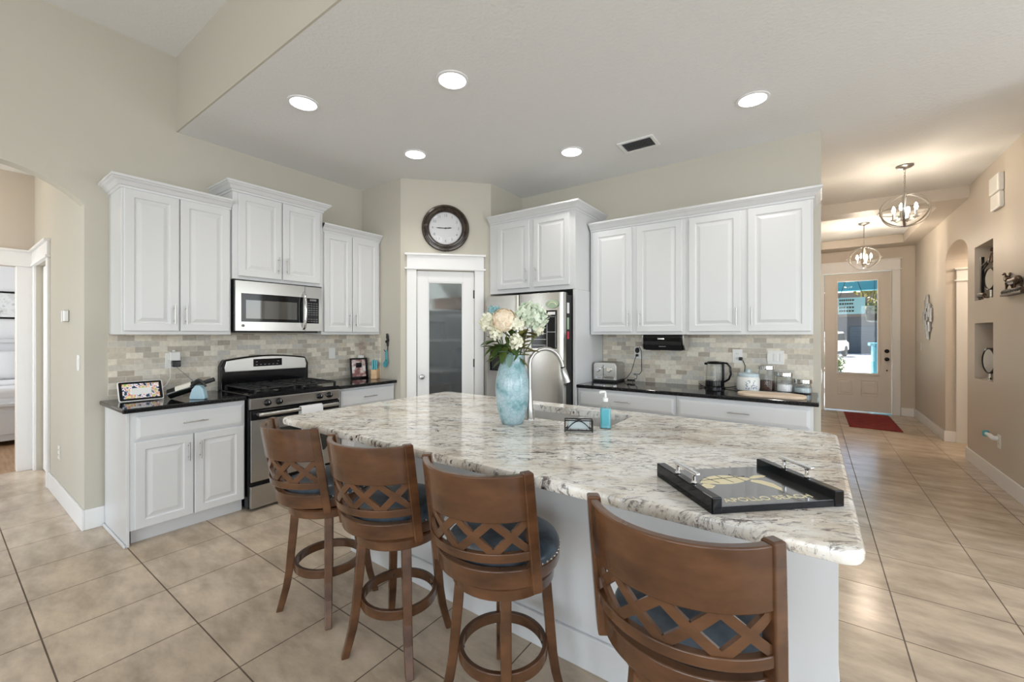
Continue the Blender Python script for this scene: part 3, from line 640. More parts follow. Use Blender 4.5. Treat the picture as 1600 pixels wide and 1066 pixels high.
# fridge surround
t = upper('wall_cabinet', 'white two-door cabinet above the steel refrigerator with deep side panel', (-2.883, YB, 0), 0, 1.040, .63, 1.838, 2.60,
      [(.115, .525, 1.88, 2.575, 'l'), (.577, .985, 1.88, 2.575, 'r')], 2.592, False, True, group='white cabinets on the fridge wall')
tag(obj('cabinet_side_panel', G().box(1.015, 1.045, -.63, 0, 0, 1.836), 'white', loc=(-2.883, YB, 0), bevel=.002), 'tall white end panel between the refrigerator and the toaster counter', 'panel')
upper('wall_cabinet', 'white two-door wall cabinet above the toaster and black dispenser', (-1.828, YB, 0), 0, .913, .32, 1.40, 2.44,
      [(.03, .428, 1.425, 2.42, 'l'), (.474, .885, 1.425, 2.42, 'r')], 2.428, False, False, group='white cabinets on the fridge wall')
upper('wall_cabinet', 'white two-door wall cabinet above the kettle and jars, ending at the hall', (-.914, YB, 0), 0, .912, .32, 1.40, 2.44,
      [(.025, .43, 1.425, 2.42, 'l'), (.478, .898, 1.425, 2.42, 'r')], 2.428, False, True, group='white cabinets on the fridge wall')

def base(name, label, loc, rz, w, depth, top, drawer, doors, group, hl, kick_l=0, handle_len=.15):
    t = thing(name, label, 'cabinet', loc, rz, group)
    g = G().box(0, w, -depth, -.022, .10, top)
    obj('body', g, 'white', t, bevel=.002)
    obj('toe_kick', G().box(kick_l, w, -depth + .055, -.022, 0, .10), 'white', t)
    x0, x1, a, b = drawer
    d = obj('drawer', drawer_g(x1 - x0, b - a), 'white', t, loc=(x0, -depth, a)); obj('handle', pull_g(handle_len, False), 'nickel', d, smooth=True, loc=((x1 - x0) / 2, -.02, (b - a) / 2))
    for x0, x1, a, b, hs in doors:
        d = obj('door', door_g(x1 - x0, b - a), 'white', t, loc=(x0, -depth, a), bevel=.0015, seg=1)
        obj('handle', pull_g(.13), 'nickel', d, smooth=True, loc=(.032 if hs == 'r' else (x1 - x0) - .032, -.02, b - a - .12))
    return t
bl = base('base_cabinet', 'white base cabinet with drawer and two doors left of the range', (XA, .776, 0), RA, .690, .58, .884, (.034, .676, .70, .852),
     [(.022, .348, .105, .685, 'l'), (.354, .680, .105, .685, 'r')], 'white base cabinets', 0, .018)
obj('end_panel', G().box(-.018, 0, -.585, -.022, 0, .884), 'white', bl, bevel=.002)
obj('quarter_round', G().box(-.032, -.018, -.59, -.02, 0, .022), 'white', bl, bevel=.006)
base('base_cabinet', 'white base cabinet with one wide drawer right of the range', (XA, 2.262, 0), RA, .664, .58, .884, (.03, .65, .705, .86),
     [(.03, .335, .105, .69, 'l'), (.341, .65, .105, .69, 'r')], 'white base cabinets', 0)
base('base_cabinet', 'white base cabinet with wide drawer below the toaster', (-1.828, YB, 0), 0, .900, .60, .894, (.02, .885, .735, .868),
     [(.02, .448, .105, .72, 'l'), (.456, .885, .105, .72, 'r')], 'white base cabinets', 0)
bb = base('base_cabinet', 'white base cabinet with wide drawer below the kettle and jars', (-.926, YB, 0), 0, .926, .60, .894, (.02, .905, .735, .868),
     [(.02, .458, .105, .72, 'l'), (.466, .905, .105, .72, 'r')], 'white base cabinets', 0)
# black granite counters
def slab(name, label, x0, x1, y0, y1, z0, z1, m='blackgranite', r=.008):
    o = obj(name, G().box(x0, x1, y0, y1, z0, z1), m, bevel=r, seg=3); return tag(o, label, 'countertop', 'black granite counters')
slab('countertop', 'black granite countertop left of the range under the smart display', XA, -3.612, .733, 1.464, .885, .916)
slab('countertop', 'black granite countertop right of the range under the framed photo', XA, -3.612, 2.258, 2.928, .885, .916)
slab('countertop', 'long black granite countertop under the toaster and kettle', -1.834, .032, 3.602, YB, .895, .926)
# tiled backsplashes (part of the walls)
o = obj('tile_backsplash', G().box(0, 2.152, -.010, 0, 0, .50), 'splash', loc=(XA, .778, .905), rot=(0, 0, RA)); struct(o)
o = obj('tile_backsplash', G().box(0, .335, -.010, 0, 0, .482), 'splash', loc=(XA + .01, 2.929, .916)); struct(o)
o = obj('tile_backsplash', G().box(0, 1.826, -.010, 0, 0, .474), 'splash', loc=(-1.828, YB, .926)); struct(o)

# ------------------------------------------------------------------ gas range (local: x 0..0.765, front -y)
t = thing('gas_range', 'stainless steel gas range with black cooktop and arched control backguard', 'stove', (XA, 1.477, 0), RA)
w = .773
obj('body', G().box(0, w, -.615, -.005, .02, .905), 'black', t, bevel=.003)
bg = [(0, .905), (w, .905), (w, 1.12), (w - .03, 1.178)] + [(w - .03 - (w - .06) * i / 16, 1.178 + .034 * math.sin(math.pi * i / 16)) for i in range(1, 16)] + [(.03, 1.178), (0, 1.12)]
b_ = obj('backguard', G().prism(bg, -.085, -.012, 'y'), 'black', t, bevel=.008)
sp = [(.03, 1.072), (w - .03, 1.068), (w - .025, 1.11), (w - .04, 1.168)] + [(w - .04 - (w - .08) * i / 16, 1.168 + .033 * math.sin(math.pi * i / 16)) for i in range(1, 16)] + [(.04, 1.168), (.025, 1.11)]
obj('control_fascia', G().prism(sp, -.095, -.085, 'y'), 'steel', b_, bevel=.004)
obj('control_display', G().box(.255, .508, -.099, -.095, 1.108, 1.176), 'black', b_, bevel=.004)
g = G()
for k in range(6): g.box(.275 + k * .036, .29 + k * .036, -.1005, -.099, 1.122, 1.128)
for k in range(2): g.box(.275 + k * .19, .29 + k * .19, -.1005, -.099, 1.148, 1.154)
obj('touch_keys', g, 'greyink', b_)
obj('cooktop', G().prism([(0, .895), (w, .895), (w, .92), (w - .02, .927), (.02, .927), (0, .92)], -.645, -.085, 'y'), 'black', t, bevel=.006)
for cx in (.19, .583):
    for cy in (-.24, -.50):
        b = obj('burner', G().lathe([(.055, .927), (.055, .933), (.045, .935), (.045, .944), (.03, .948)], 24, (cx, cy, 0)), 'iron', t, smooth=True)
        obj('burner_ring', G().lathe([(.085, .927), (.088, .930), (.068, .931), (.065, .927)], 28, (cx, cy, 0)), 'steel', b, smooth=True)
obj('burner', G().lathe([(.04, .927), (.04, .94), (.03, .945)], 20, (w / 2, -.37, 0)), 'iron', t, smooth=True)
for gx0, gx1 in ((.02, .375), (.398, .753)):
    g = G(); zt = .962
    cx = (gx0 + gx1) / 2
    rr = [(gx0 + .03, -.62), (gx1 - .03, -.62), (gx1, -.59), (gx1, -.14), (gx1 - .03, -.11), (gx0 + .03, -.11), (gx0, -.14), (gx0, -.59)]
    g.tube([(a, b, zt) for a, b in rr], .0065, 6, closed=True)
    for yy in (-.50, -.365, -.24): g.box(gx0, gx1, yy - .005, yy + .005, zt - .008, zt + .006)
    g.box(cx - .005, cx + .005, -.62, -.11, zt - .008, zt + .006)
    for yy in (-.24, -.50):
        for a in (45, 135, 225, 315):
            dx, dy = math.cos(R(a)), math.sin(R(a)); g.tube([(cx + .04 * dx, yy + .04 * dy, zt), (cx + .12 * dx, yy + .12 * dy, zt)], .006, 6)
    for px, py in rr[::2]: g.box(px - .008, px + .008, py - .008, py + .008, .927, zt)
    obj('grate', g, 'iron', t)
cp = obj('control_panel', G().prism([(-.635, .895), (-.648, .89), (-.640, .806), (-.60, .80), (-.60, .895)], .004, w - .004, 'x'), 'steel', t, bevel=.003)
for kx in (.129, .22, .571, .663):
    k = obj('knob', G().lathe([(.025, -.642), (.027, -.650), (.021, -.655), (.019, -.677), (.015, -.680)], 24, (kx, 0, .849), 'y').box(kx - .004, kx + .004, -.683, -.66, .83, .868), 'black', t, smooth=True)
    obj('index_mark', G().box(kx - .0012, kx + .0012, -.6845, -.683, .85, .867), 'plastic', k)
od = obj('oven_door', G().box(.006, w - .006, -.645, -.617, .232, .795), 'black', t, bevel=.004)
obj('door_panel', G().box(.006, w - .006, -.650, -.645, .232, .720), 'steel', od, bevel=.003)
rx0, rx1, rz0, rz1, rc = .13, .645, .362, .632, .03
ow = [(rx0 + rc, rz0), (rx1 - rc, rz0), (rx1, rz0 + rc), (rx1, rz1), (rx0, rz1), (rx0, rz0 + rc)]
obj('oven_window', G().prism(ow, -.654, -.650, 'y'), 'ovenglass', od, bevel=.003)
g = G().tube([(.05, -.69, .765), (.08, -.70, .767), (w / 2, -.706, .768), (w - .08, -.70, .767), (w - .05, -.69, .765)], .0155, 14)
for xx in (.06, w - .06): g.tube([(xx, -.645, .765), (xx, -.69, .765)], .013, 10)
obj('oven_handle', g, 'steel', od, smooth=True)
obj('storage_drawer', G().box(.006, w - .006, -.648, -.617, .022, .196), 'steel', t, bevel=.004)
g = G()
for xx in (.05, w - .05): g.box(xx - .02, xx + .02, -.58, -.05, 0, .02)
obj('feet', g, 'blackm', t)
tw = obj('hand_towel', G().prism([(-.722, .55), (-.7265, .60), (-.7275, .765), (-.722, .784), (-.706, .790), (-.690, .784), (-.684, .765), (-.6845, .62), (-.6815, .62), (-.6805, .766), (-.688, .788), (-.706, .795), (-.725, .788), (-.7315, .766), (-.7305, .60), (-.726, .55)], .367, .557, 'x'), 'cloth', loc=(XA, 1.477, 0), rot=(0, 0, RA), smooth=50)
tag(tw, 'folded white hand towel hanging over the oven door handle', 'towel')

# ------------------------------------------------------------------ over-the-range microwave
t = thing('microwave', 'stainless steel over-the-range microwave with curved door handle', 'microwave', (XA, 1.472, 0), RA)
w = .752
obj('body', G().box(0, w, -.365, 0, 1.428, 1.855), 'blackm', t, bevel=.003)
# bowed stainless door
def bow(x0, x1, z0, z1, y, amt, n=12, th=.02):
    g = G(); rings = []
    for i in range(n + 1):
        x = x0 + (x1 - x0) * i / n; yy = y - amt * math.sin(math.pi * min(max(x / .752, 0), 1))
        rings.append([(x, yy, z0), (x, yy, z1), (x, yy + th, z1), (x, yy + th, z0)])
    return g.loft(rings)
od = obj('door', bow(.003, .575, 1.432, 1.848, -.385, .022, th=.03), 'steel', t, smooth=30)
obj('door_glass', bow(.045, .56, 1.508, 1.745, -.387, .022, th=.006), 'black', od, smooth=30)
obj('door_window', bow(.078, .498, 1.535, 1.690, -.3885, .022, th=.004), 'mwglass', od, smooth=30)
cpn = obj('control_panel', bow(.578, w - .003, 1.432, 1.848, -.385, .022, th=.03), 'steel', t, smooth=30)
obj('keypad', bow(.590, .716, 1.505, 1.742, -.387, .022, 4, th=.005), 'black', cpn, smooth=30)
g = G()
for r_ in range(9):
    for c_ in range(4):
        if r_ == 2: continue
        x = .602 + c_ * .027; g.box(x, x + .017, -.4065 + .012 * max(0, (x - .6)) / .12 * 1.0, -.39, 1.52 + r_ * .021, 1.526 + r_ * .021)
obj('keypad_buttons', g, 'greyink', cpn)
obj('clock_display', G().box(.622, .684, -.4025, -.39, 1.716, 1.732), 'greyink', cpn)
obj('handle', G().tube([(.562, -.402, 1.788), (.560, -.428, 1.775), (.559, -.446, 1.70), (.559, -.450, 1.62), (.559, -.446, 1.54), (.560, -.428, 1.468), (.562, -.402, 1.455)], .0115, 12), 'chrome', od, smooth=True)
obj('badge', G().lathe([(.011, -.3965), (.009, -.3995)], 20, (.058, 0, 1.475), 'y'), 'greyink', od)
obj('vent_grille', G().box(.02, w - .02, -.34, -.05, 1.418, 1.428), 'blackm', t)

# ------------------------------------------------------------------ refrigerator
t = thing('refrigerator', 'stainless steel french-door refrigerator with ice dispenser in the alcove', 'fridge', (-2.797, YB, 0), 0)
w = .925
obj('body', G().box(0.004, w - .004, -.755, -.05, .03, 1.775), 'blackm', t, bevel=.004)
def fdoor(x0, x1, z0, z1, th=.055):
    g = G(); r = .012; y1 = -.758; y0 = y1 - th
    prof = [(x0, y1), (x0, y0 + r), (x0 + r * .3, y0 + r * .3), (x0 + r, y0)] + [(x0 + (x1 - x0) * i / 8, y0 - .006 * math.sin(math.pi * i / 8)) for i in range(1, 8)] + [(x1 - r, y0), (x1 - r * .3, y0 + r * .3), (x1, y0 + r), (x1, y1)]
    return g.prism(prof, z0, z1, 'z')
dl = obj('door', fdoor(0, .424, .70, 1.795), 'steelv', t, smooth=30, bevel=.002)
dr = obj('door', fdoor(.430, w, .70, 1.795), 'steelv', t, smooth=30, bevel=.002)
fz = obj('freezer_drawer', fdoor(0, w, .06, .692), 'steelv', t, smooth=30, bevel=.002)
ds = obj('ice_dispenser', G().box(.065, .305, -.821, -.815, 1.03, 1.27), 'black', dl, bevel=.006)
obj('dispenser_cavity', G().box(.09, .28, -.823, -.821, 1.04, 1.17), 'blackm', ds)
for xx, dd in ((.395, dl), (.459, dr)):
    obj('handle', G().tube([(xx, -.815, .80), (xx, -.865, .83), (xx, -.872, 1.10), (xx, -.865, 1.40), (xx, -.815, 1.43)], .012, 12), 'steel', dd, smooth=True)
obj('handle', G().tube([(.10, -.815, .63), (.12, -.868, .63), (w - .12, -.868, .63), (w - .10, -.815, .63)], .012, 12), 'steel', fz, smooth=True)
for xx in (.06, w - .06): obj('hinge_cover', G().box(xx - .05, xx + .05, -.79, -.70, 1.775, 1.797), 'blackm', t, bevel=.004)
obj('feet', G().box(.05, .1, -.7, -.1, 0, .03).box(w - .1, w - .05, -.7, -.1, 0, .03), 'blackm', t)
# magnets and paper on the fridge
cl = obj('planner', G().box(0, .275, -.004, 0, 0, .36), 'black', loc=(-2.215, YB - .822, 1.268)); tag(cl, 'black magnetic weekly planner with white lines on the right fridge door', 'planner')
g = G()
for k in range(6): g.box(.01, .165, -.005, -.0042, .03 + k * .055, .033 + k * .055)
g.box(.175, .178, -.005, -.0042, .01, .31).box(.175, .27, -.005, -.0042, .155, .158).box(.268, .270, -.005, -.0042, .01, .31)
g.box(.185, .265, -.005, -.0042, .318, .345)
obj('planner_lines', g, 'paper', cl)
g = G()
for a in range(7): g.box(.19 + a * .010, .197 + a * .010, -.0055, -.0042, .295, .305)
obj('heading_marks', g, 'greyink', cl)
mg = obj('magnet', G().lathe([(.07, 0), (.07, -.005), (.06, -.007)], 24, (0, 0, 0), 'y').xf(Matrix.Diagonal((1, 1, .55, 1))), 'magnetg', loc=(-1.985, YB - .821, 1.685)); tag(mg, 'oval pale green souvenir magnet high on the right fridge door', 'magnet')
obj('emblem', G().tube([(-.045, -.008, -.01), (-.01, -.008, .02), (.03, -.008, .012), (.05, -.008, -.01)], .004, 6), 'gold', mg)
for y, z, wd, hh, mm, lb in ((-.735, 1.60, .04, .10, 'paper', 'small white card stuck high on the right side of the fridge'), (-.735, 1.45, .035, .11, 'magnetg', 'green magnet strip on the right side of the fridge'),
                             (-.735, 1.36, .035, .07, 'magnetr', 'red magnet on the right side of the fridge'), (-.60, 1.22, .10, .32, 'paper', 'white paper list hanging on the right side of the fridge')):
    o = obj('magnet' if mm != 'paper' else 'note_card', G().box(0, .004, 0, wd, 0, hh), mm, loc=(-2.797 + w - .004, YB + y, z)); tag(o, lb, 'magnet' if mm != 'paper' else 'note', None)

# ------------------------------------------------------------------ island
t = thing('kitchen_island', 'white panelled kitchen island base under the pale granite top', 'island', (-1.235, 2.02, 0))
ox, oy = -1.235, 2.02
obj('base', G().box(-2.42 - ox, .062 - ox, 1.615 - oy, 2.05 - oy, 0, .868).box(-2.42 - ox, -1.62 - ox, 2.05 - oy, 2.52 - oy, 0, .868).box(-.80 - ox, .062 - ox, 2.05 - oy, 2.52 - oy, 0, .868).box(-1.62 - ox, -.80 - ox, 2.05 - oy, 2.52 - oy, 0, .64), 'white', t)
obj('baseboard', G().box(-2.436 - ox, .078 - ox, 1.599 - oy, 1.615 - oy, 0, .145).box(.062 - ox, .078 - ox, 1.615 - oy, 2.52 - oy, 0, .145).box(-2.436 - ox, -2.42 - ox, 1.615 - oy, 2.52 - oy, 0, .145), 'white', t, bevel=.004)
# granite top with bullnose edge and sink cut-out
x0, x1, y0, y1 = -2.565, .098, 1.215, 2.615
def rrect(x0, x1, y0, y1, r, z, n=6):
    p = []
    for cx, cy, a in ((x1 - r, y1 - r, 0), (x0 + r, y1 - r, 90), (x0 + r, y0 + r, 180), (x1 - r, y0 + r, 270)):
        for i in range(n + 1): p.append((cx + r * math.cos(R(a + 90 * i / n)), cy + r * math.sin(R(a + 90 * i / n)), z))
    return p
g = G(); rings = []; th = .042; zt = .913; rad = .05
prof = [(.012, zt - th), (.004, zt - th + .004), (0, zt - th + .014), (0, zt - .014), (.004, zt - .004), (.014, zt)]
for ins, z in prof: rings.append([g.bm.verts.new(p) for p in rrect(x0 + ins, x1 - ins, y0 + ins, y1 - ins, rad - ins * .6, z)])
for a, b in zip(rings, rings[1:]):
    n = len(a)
    for i in range(n): g.bm.faces.new((a[i], a[(i + 1) % n], b[(i + 1) % n], b[i]))
sx0, sx1, sy0, sy1 = -1.60, -.875, 2.075, 2.475
it = [g.bm.verts.new(p) for p in rrect(sx0, sx1, sy0, sy1, .03, zt, 4)]; ib = [g.bm.verts.new(p) for p in rrect(sx0, sx1, sy0, sy1, .03, zt - th, 4)]
n = len(it)
for i in range(n): g.bm.faces.new((it[i], it[(i + 1) % n], ib[(i + 1) % n], ib[i]))
g.bm.edges.ensure_lookup_table()
def edges_of(loop): return [g.bm.edges.get((loop[i], loop[(i + 1) % len(loop)])) or g.bm.edges.new((loop[i], loop[(i + 1) % len(loop)])) for i in range(len(loop))]
for a, b in ((rings[-1], it), (rings[0], ib)):
    bmesh.ops.triangle_fill(g.bm, use_beauty=True, use_dissolve=False, edges=edges_of(a) + edges_of(b))
ct = obj('island_countertop', g, 'granite', smooth=40)
for _p in ct.data.polygons:
    if abs(_p.normal.z) > .99: _p.use_smooth = False
tag(ct, 'large white and grey veined granite countertop on the island', 'countertop')
# undermount double-bowl sink
t = thing('sink', 'stainless steel double-bowl sink set under the island granite', 'sink', (-1.2375, 2.275, 0))
def bowl(a, b, c, d, z0, z1):
    g = G(); rs = [rrect(a - .012, b + .012, c - .012, d + .012, .04, z1, 4), rrect(a, b, c, d, .035, z1, 4), rrect(a + .004, b - .004, c + .004, d - .004, .035, z0 + .03, 4), rrect(a + .03, b - .03, c + .03, d - .03, .03, z0, 4)]
    return g.loft(rs, True, False, True)
for a, b in ((-.37, .02), (.045, .37)):
    bw = obj('bowl', bowl(a, b, -.205, .205, .68, .8695), 'sink', t, smooth=30)
    obj('drain', G().lathe([(.045, .681), (.045, .684), (.03, .684), (.028, .6815)], 20, ((a + b) / 2, 0, 0)), 'chrome', bw, smooth=True)
obj('divider', G().box(.02, .045, -.205, .205, .70, .8685), 'sink', t, bevel=.004)
# faucet
t = thing('faucet', 'brushed nickel gooseneck pull-down faucet beside the island sink', 'faucet', (-1.333, 2.03, .913), 0)
dx, dy = .62, .785
pp = [(0, .16), (0, .32)] + [(.095 - .095 * math.cos(R(a)), .32 + .085 * math.sin(R(a))) for a in (20, 45, 70, 90, 110, 130, 150)] + [(.198, .325), (.206, .295)]
obj('spout', G().tube([(s * dx, s * dy, z) for s, z in pp], .0125, 14), 'nickel', t, smooth=True)
obj('base_column', G().lathe([(.029, 0), (.029, .006), (.024, .012), (.0185, .10), (.0145, .162), (.0135, .168)], 24), 'nickel', t, smooth=True)
a = Vector((.206 * dx, .206 * dy, .295)); b = Vector((.234 * dx, .234 * dy, .205))
sh_ = obj('spray_head', G().tube([tuple(a + (b - a) * f) for f in (0, .06, .1, .7, 1.0)], .015, 16, radii=[.013, .013, .0165, .021, .0225]), 'nickel', t, smooth=True)
obj('collar', G().tube([tuple(a + (b - a) * -.03), tuple(a + (b - a) * .05)], .0135, 14), 'black', sh_, smooth=True)
obj('lever', G().tube([(-.02, .02, .075), (-.05, .05, .085), (-.075, .075, .088)], .008, 10, radii=[.011, .008, .006]), 'nickel', t, smooth=True)
# soap pump beside the vase
t = thing('soap_dispenser', 'small brushed nickel deck soap pump half hidden behind the vase', 'soap dispenser', (-1.47, 2.03, .913))
obj('pump_body', G().lathe([(.02, 0), (.02, .008), (.011, .014), (.011, .05)], 18), 'nickel', t, smooth=True); obj('nozzle', G().tube([(0, 0, .05), (0, 0, .075), (.02, .03, .082), (.03, .05, .078)], .006, 10), 'nickel', t, smooth=True)
# soap bottle
t = thing('soap_bottle', 'clear pump bottle of blue hand soap beside the island sink', 'bottle', (-.878, 2.055, .913), R(20))
obj('bottle', G().loft([rrect(-.029, .029, -.019, .019, .014, z, 4) for z in (0, .006)] + [rrect(-.029, .029, -.019, .019, .014, .115, 4), rrect(-.020, .020, -.014, .014, .012, .132, 4), rrect(-.013, .013, -.013, .013, .012, .140, 4)]), 'glass', t, smooth=40)
obj('liquid', G().loft([rrect(-.026, .026, -.016, .016, .012, z, 4) for z in (.004, .105)]), 'soap', t, smooth=40)
obj('label_sticker', G().box(-.017, .017, -.0208, -.0196, .022, .098), 'teal', t); 
obj('pump', G().lathe([(.014, .140), (.014, .158), (.006, .160), (.006, .182)], 16).tube([(0, 0, .182), (0, 0, .19), (-.022, -.004, .190), (-.03, -.006, .184)], .006, 8), 'plastic', t, smooth=True)
# wire sponge caddy
t = thing('sponge_holder', 'black wire sponge holder with arched front by the sink', 'rack', (-.962, 1.915, .913), math.atan2(.066, .119))
g = G(); hw_ = .068
for y in (-.025, .025):
    g.tube([(-hw_, y, 0), (-hw_, y, .058)], .0032, 6).tube([(hw_, y, 0), (hw_, y, .058)], .0032, 6).tube([(-hw_, y, .058), (hw_, y, .058)], .0028, 6).tube([(-hw_, y, .010), (hw_, y, .010)], .0032, 6)
    g.tube([(-.06 + .12 * i / 12, y, .012 + .044 * math.sin(math.pi * i / 12)) for i in range(13)], .0026, 6)
for x in (-hw_, hw_): g.tube([(x, -.025, .010), (x, .025, .010)], .0028, 6).tube([(x, -.025, .058), (x, .025, .058)], .0028, 6)
for x in (-.04, 0, .04): g.tube([(x, -.025, .010), (x, .025, .010)], .0022, 6)
obj('wire_frame', g, 'blackm', t)
obj('finial', G().ball((0, -.026, .063), .007, 10), 'blackm', t)
o = obj('sponge', G().box(-.052, .052, -.016, .016, 0, .042), 'sponge', loc=(-.962, 1.915, .9265), rot=(0, 0, math.atan2(.066, .119)), bevel=.006); tag(o, 'pale grey blue sponge standing in the black wire holder', 'sponge')

# ------------------------------------------------------------------ vase and flowers
VX, VY, VZ = -1.345, 1.875, .913
prof = [(.050, .0), (.058, .004), (.074, .045), (.087, .11), (.0925, .18), (.0895, .24), (.076, .30), (.0615, .338), (.0605, .352), (.064, .376), (.061, .376), (.056, .35), (.071, .30), (.084, .24), (.087, .18), (.08, .11), (.06, .02)]
o = obj('vase', G().lathe(prof, 48, cap=True), 'vase', loc=(VX, VY, VZ), smooth=60); tag(o, 'tall pale aqua crackle glass vase holding flowers on the island', 'vase')
rt = Vector((.812, .583, 0)); fwv = Vector((-.583, .812, 0))
def petal(g, c, nrm, up, L, w_, cup=.3):
    n_ = Vector(nrm).normalized(); u = Vector(up); u = (u - n_ * u.dot(n_)).normalized(); s = n_.cross(u)
    c = Vector(c); P = lambda a, b, h: tuple(c + u * a * L + s * b * w_ + n_ * h * L)
    g.poly([P(0, 0, 0), P(.35, -.75, cup * .3), P(.85, -.8, cup * .8), P(1.05, 0, cup), P(.85, .8, cup * .8), P(.35, .75, cup * .3)])
def leaf(g, a, d, L, w_, droop=.25):
    a = Vector(a); d = Vector(d).normalized(); s = d.cross(Vector((0, 0, 1)))
    s = s.normalized() if s.length > .05 else Vector((1, 0, 0)); n_ = s.cross(d)
    prev = None; N = 6
    for i in range(N + 1):
        f = i / N; ww = w_ * math.sin(math.pi * min(1, f * .93 + .05)) ** .8; m_ = a + d * L * f - Vector((0, 0, 1)) * droop * L * f * f
        cur = [g.bm.verts.new(m_ - s * ww + n_ * ww * .3), g.bm.verts.new(m_), g.bm.verts.new(m_ + s * ww + n_ * ww * .3)]
        if prev:
            g.bm.faces.new((prev[0], prev[1], cur[1], cur[0])); g.bm.faces.new((prev[1], prev[2], cur[2], cur[1]))
        prev = cur
def stem_thing(kind, label, dx, z, dep, build, m, leaves, seed, cat='flower', grp='flowers in the aqua vase'):
    rnd = random.Random(seed); t = thing(kind, label, cat, (VX, VY, VZ + .30), 0, grp)
    c = rt * dx + fwv * dep + Vector((0, 0, z - VZ - .30))
    if build:
        g = G(); build(g, c, rnd); obj('blossom', g, m, t, recalc=False)
    base_ = Vector((dx * .16, dep * .16, -.14)); mid = rt * dx * .35 + fwv * dep * .3 + Vector((0, 0, .06))
    obj('stem', G().tube([tuple(base_), tuple((base_ + mid) / 2), tuple(mid), tuple(c * .97)], .0032, 6), 'leafg', t, smooth=True)
    for (f, ang, L, w_, mm) in leaves:
        st = mid.lerp(c, f); d = (rt * math.cos(R(ang)) + fwv * rnd.uniform(-.5, .3) + Vector((0, 0, math.sin(R(ang)))))
        g = G(); leaf(g, st, d, L, w_, rnd.uniform(.1, .4)); obj('leaf', g, mm, t, smooth=60, recalc=False)
    return t
def hydrangea(rad, n, ps, flat=1.0):
    def f(g, c, rnd):
        for i in range(n):
            ph = math.acos(1 - 1.75 * (i + .5) / n); th_ = i * 2.39996
            nr = Vector((math.sin(ph) * math.cos(th_), math.sin(ph) * math.sin(th_), math.cos(ph)))
            p = c + Vector((nr.x, nr.y, nr.z * flat)) * rad * rnd.uniform(.68, 1.08)
            nn = (nr + Vector((rnd.uniform(-.6, .6), rnd.uniform(-.6, .6), rnd.uniform(-.6, .6)))).normalized(); u = nn.orthogonal(); a0 = rnd.uniform(0, 6)
            for k in range(4):
                uu = Matrix.Rotation(a0 + k * math.pi / 2, 3, nn) @ u; petal(g, p, nn, uu, ps * rnd.uniform(.85, 1.15), ps * .5, .25)
    return f
def peony(rad):
    def f(g, c, rnd):
        # overlapping cupped petals wrapped over a ball, outer ones opening
        face = Vector((.35, -.75, .56)).normalized(); q = Vector((0, 0, 1)).rotation_difference(face)
        for lay, (n, ph, rr, L) in enumerate(((4, 12, .80, .62), (6, 30, .84, .66), (8, 52, .88, .72), (9, 76, .92, .78), (9, 102, .95, .80), (8, 128, .96, .78))):
            for k in range(n):
                a = 2 * math.pi * (k + lay * .41) / n + rnd.uniform(-.15, .15); p_ = R(ph)
                nr = Vector((math.sin(p_) * math.cos(a), math.sin(p_) * math.sin(a), math.cos(p_)))
                up = Vector((-math.cos(p_) * math.cos(a), -math.cos(p_) * math.sin(a), math.sin(p_)))
                nn = (nr * .92 + up * .40).normalized()
                petal(g, c + q @ (nr * rad * rr - up * rad * .30), q @ nn, q @ up, rad * L * rnd.uniform(.9, 1.15), rad * .50, .22)
    return f
stem_thing('hydrangea', 'large mint green hydrangea at the right of the bouquet', .105, 1.498, -.02, hydrangea(.076, 62, .034, .85), 'mint', [(.45, 20, .08, .040, 'leafo'), (.4, 150, .09, .034, 'leafg'), (.6, -10, .07, .042, 'leafo'), (.7, -120, .08, .036, 'leafo'), (.6, 200, .08, .036, 'leafo')], 1)
stem_thing('peony', 'big peach peony in the middle of the bouquet', -.042, 1.478, -.065, peony(.067), 'peach', [(.3, 170, .09, .034, 'leafg'), (.4, 250, .09, .034, 'leafg'), (.55, 300, .09, .034, 'leafg')], 2)
stem_thing('hydrangea', 'loose cream white hydrangea at the far left of the bouquet', -.122, 1.462, .0, hydrangea(.050, 34, .027), 'cream', [(.5, 190, .10, .030, 'leafg'), (.25, 165, .12, .028, 'leafg')], 3)
stem_thing('hydrangea', 'small dusty blue hydrangea behind the peach peony', -.095, 1.522, .05, hydrangea(.036, 34, .017), 'bluepetal', [(.4, 120, .06, .02, 'leafg')], 4)
stem_thing('hydrangea', 'small cream floret cluster between the peony and mint hydrangea', .022, 1.455, -.075, hydrangea(.034, 26, .022), 'cream', [(.2, 280, .09, .034, 'leafg'), (.4, 265, .08, .034, 'leafg')], 5)
stem_thing('hydrangea', 'white floret cluster low in front of the bouquet leaves', .022, 1.362, -.085, hydrangea(.030, 20, .023), 'cream', [(.1, 240, .08, .034, 'leafo'), (.1, 330, .09, .034, 'leafo')], 6)
stem_thing('hydrangea', 'little cream florets below left of the peach peony', -.082, 1.408, -.06, hydrangea(.027, 16, .022), 'cream', [(.2, 200, .10, .030, 'leafg'), (.5, 230, .08, .028, 'leafg')], 7)
stem_thing('hydrangea', 'tiny cream florets at the lower right of the bouquet', .142, 1.42, -.03, hydrangea(.022, 12, .018), 'cream', [(.2, 10, .09, .034, 'leafo'), (.5, 200, .08, .03, 'leafo')], 8)
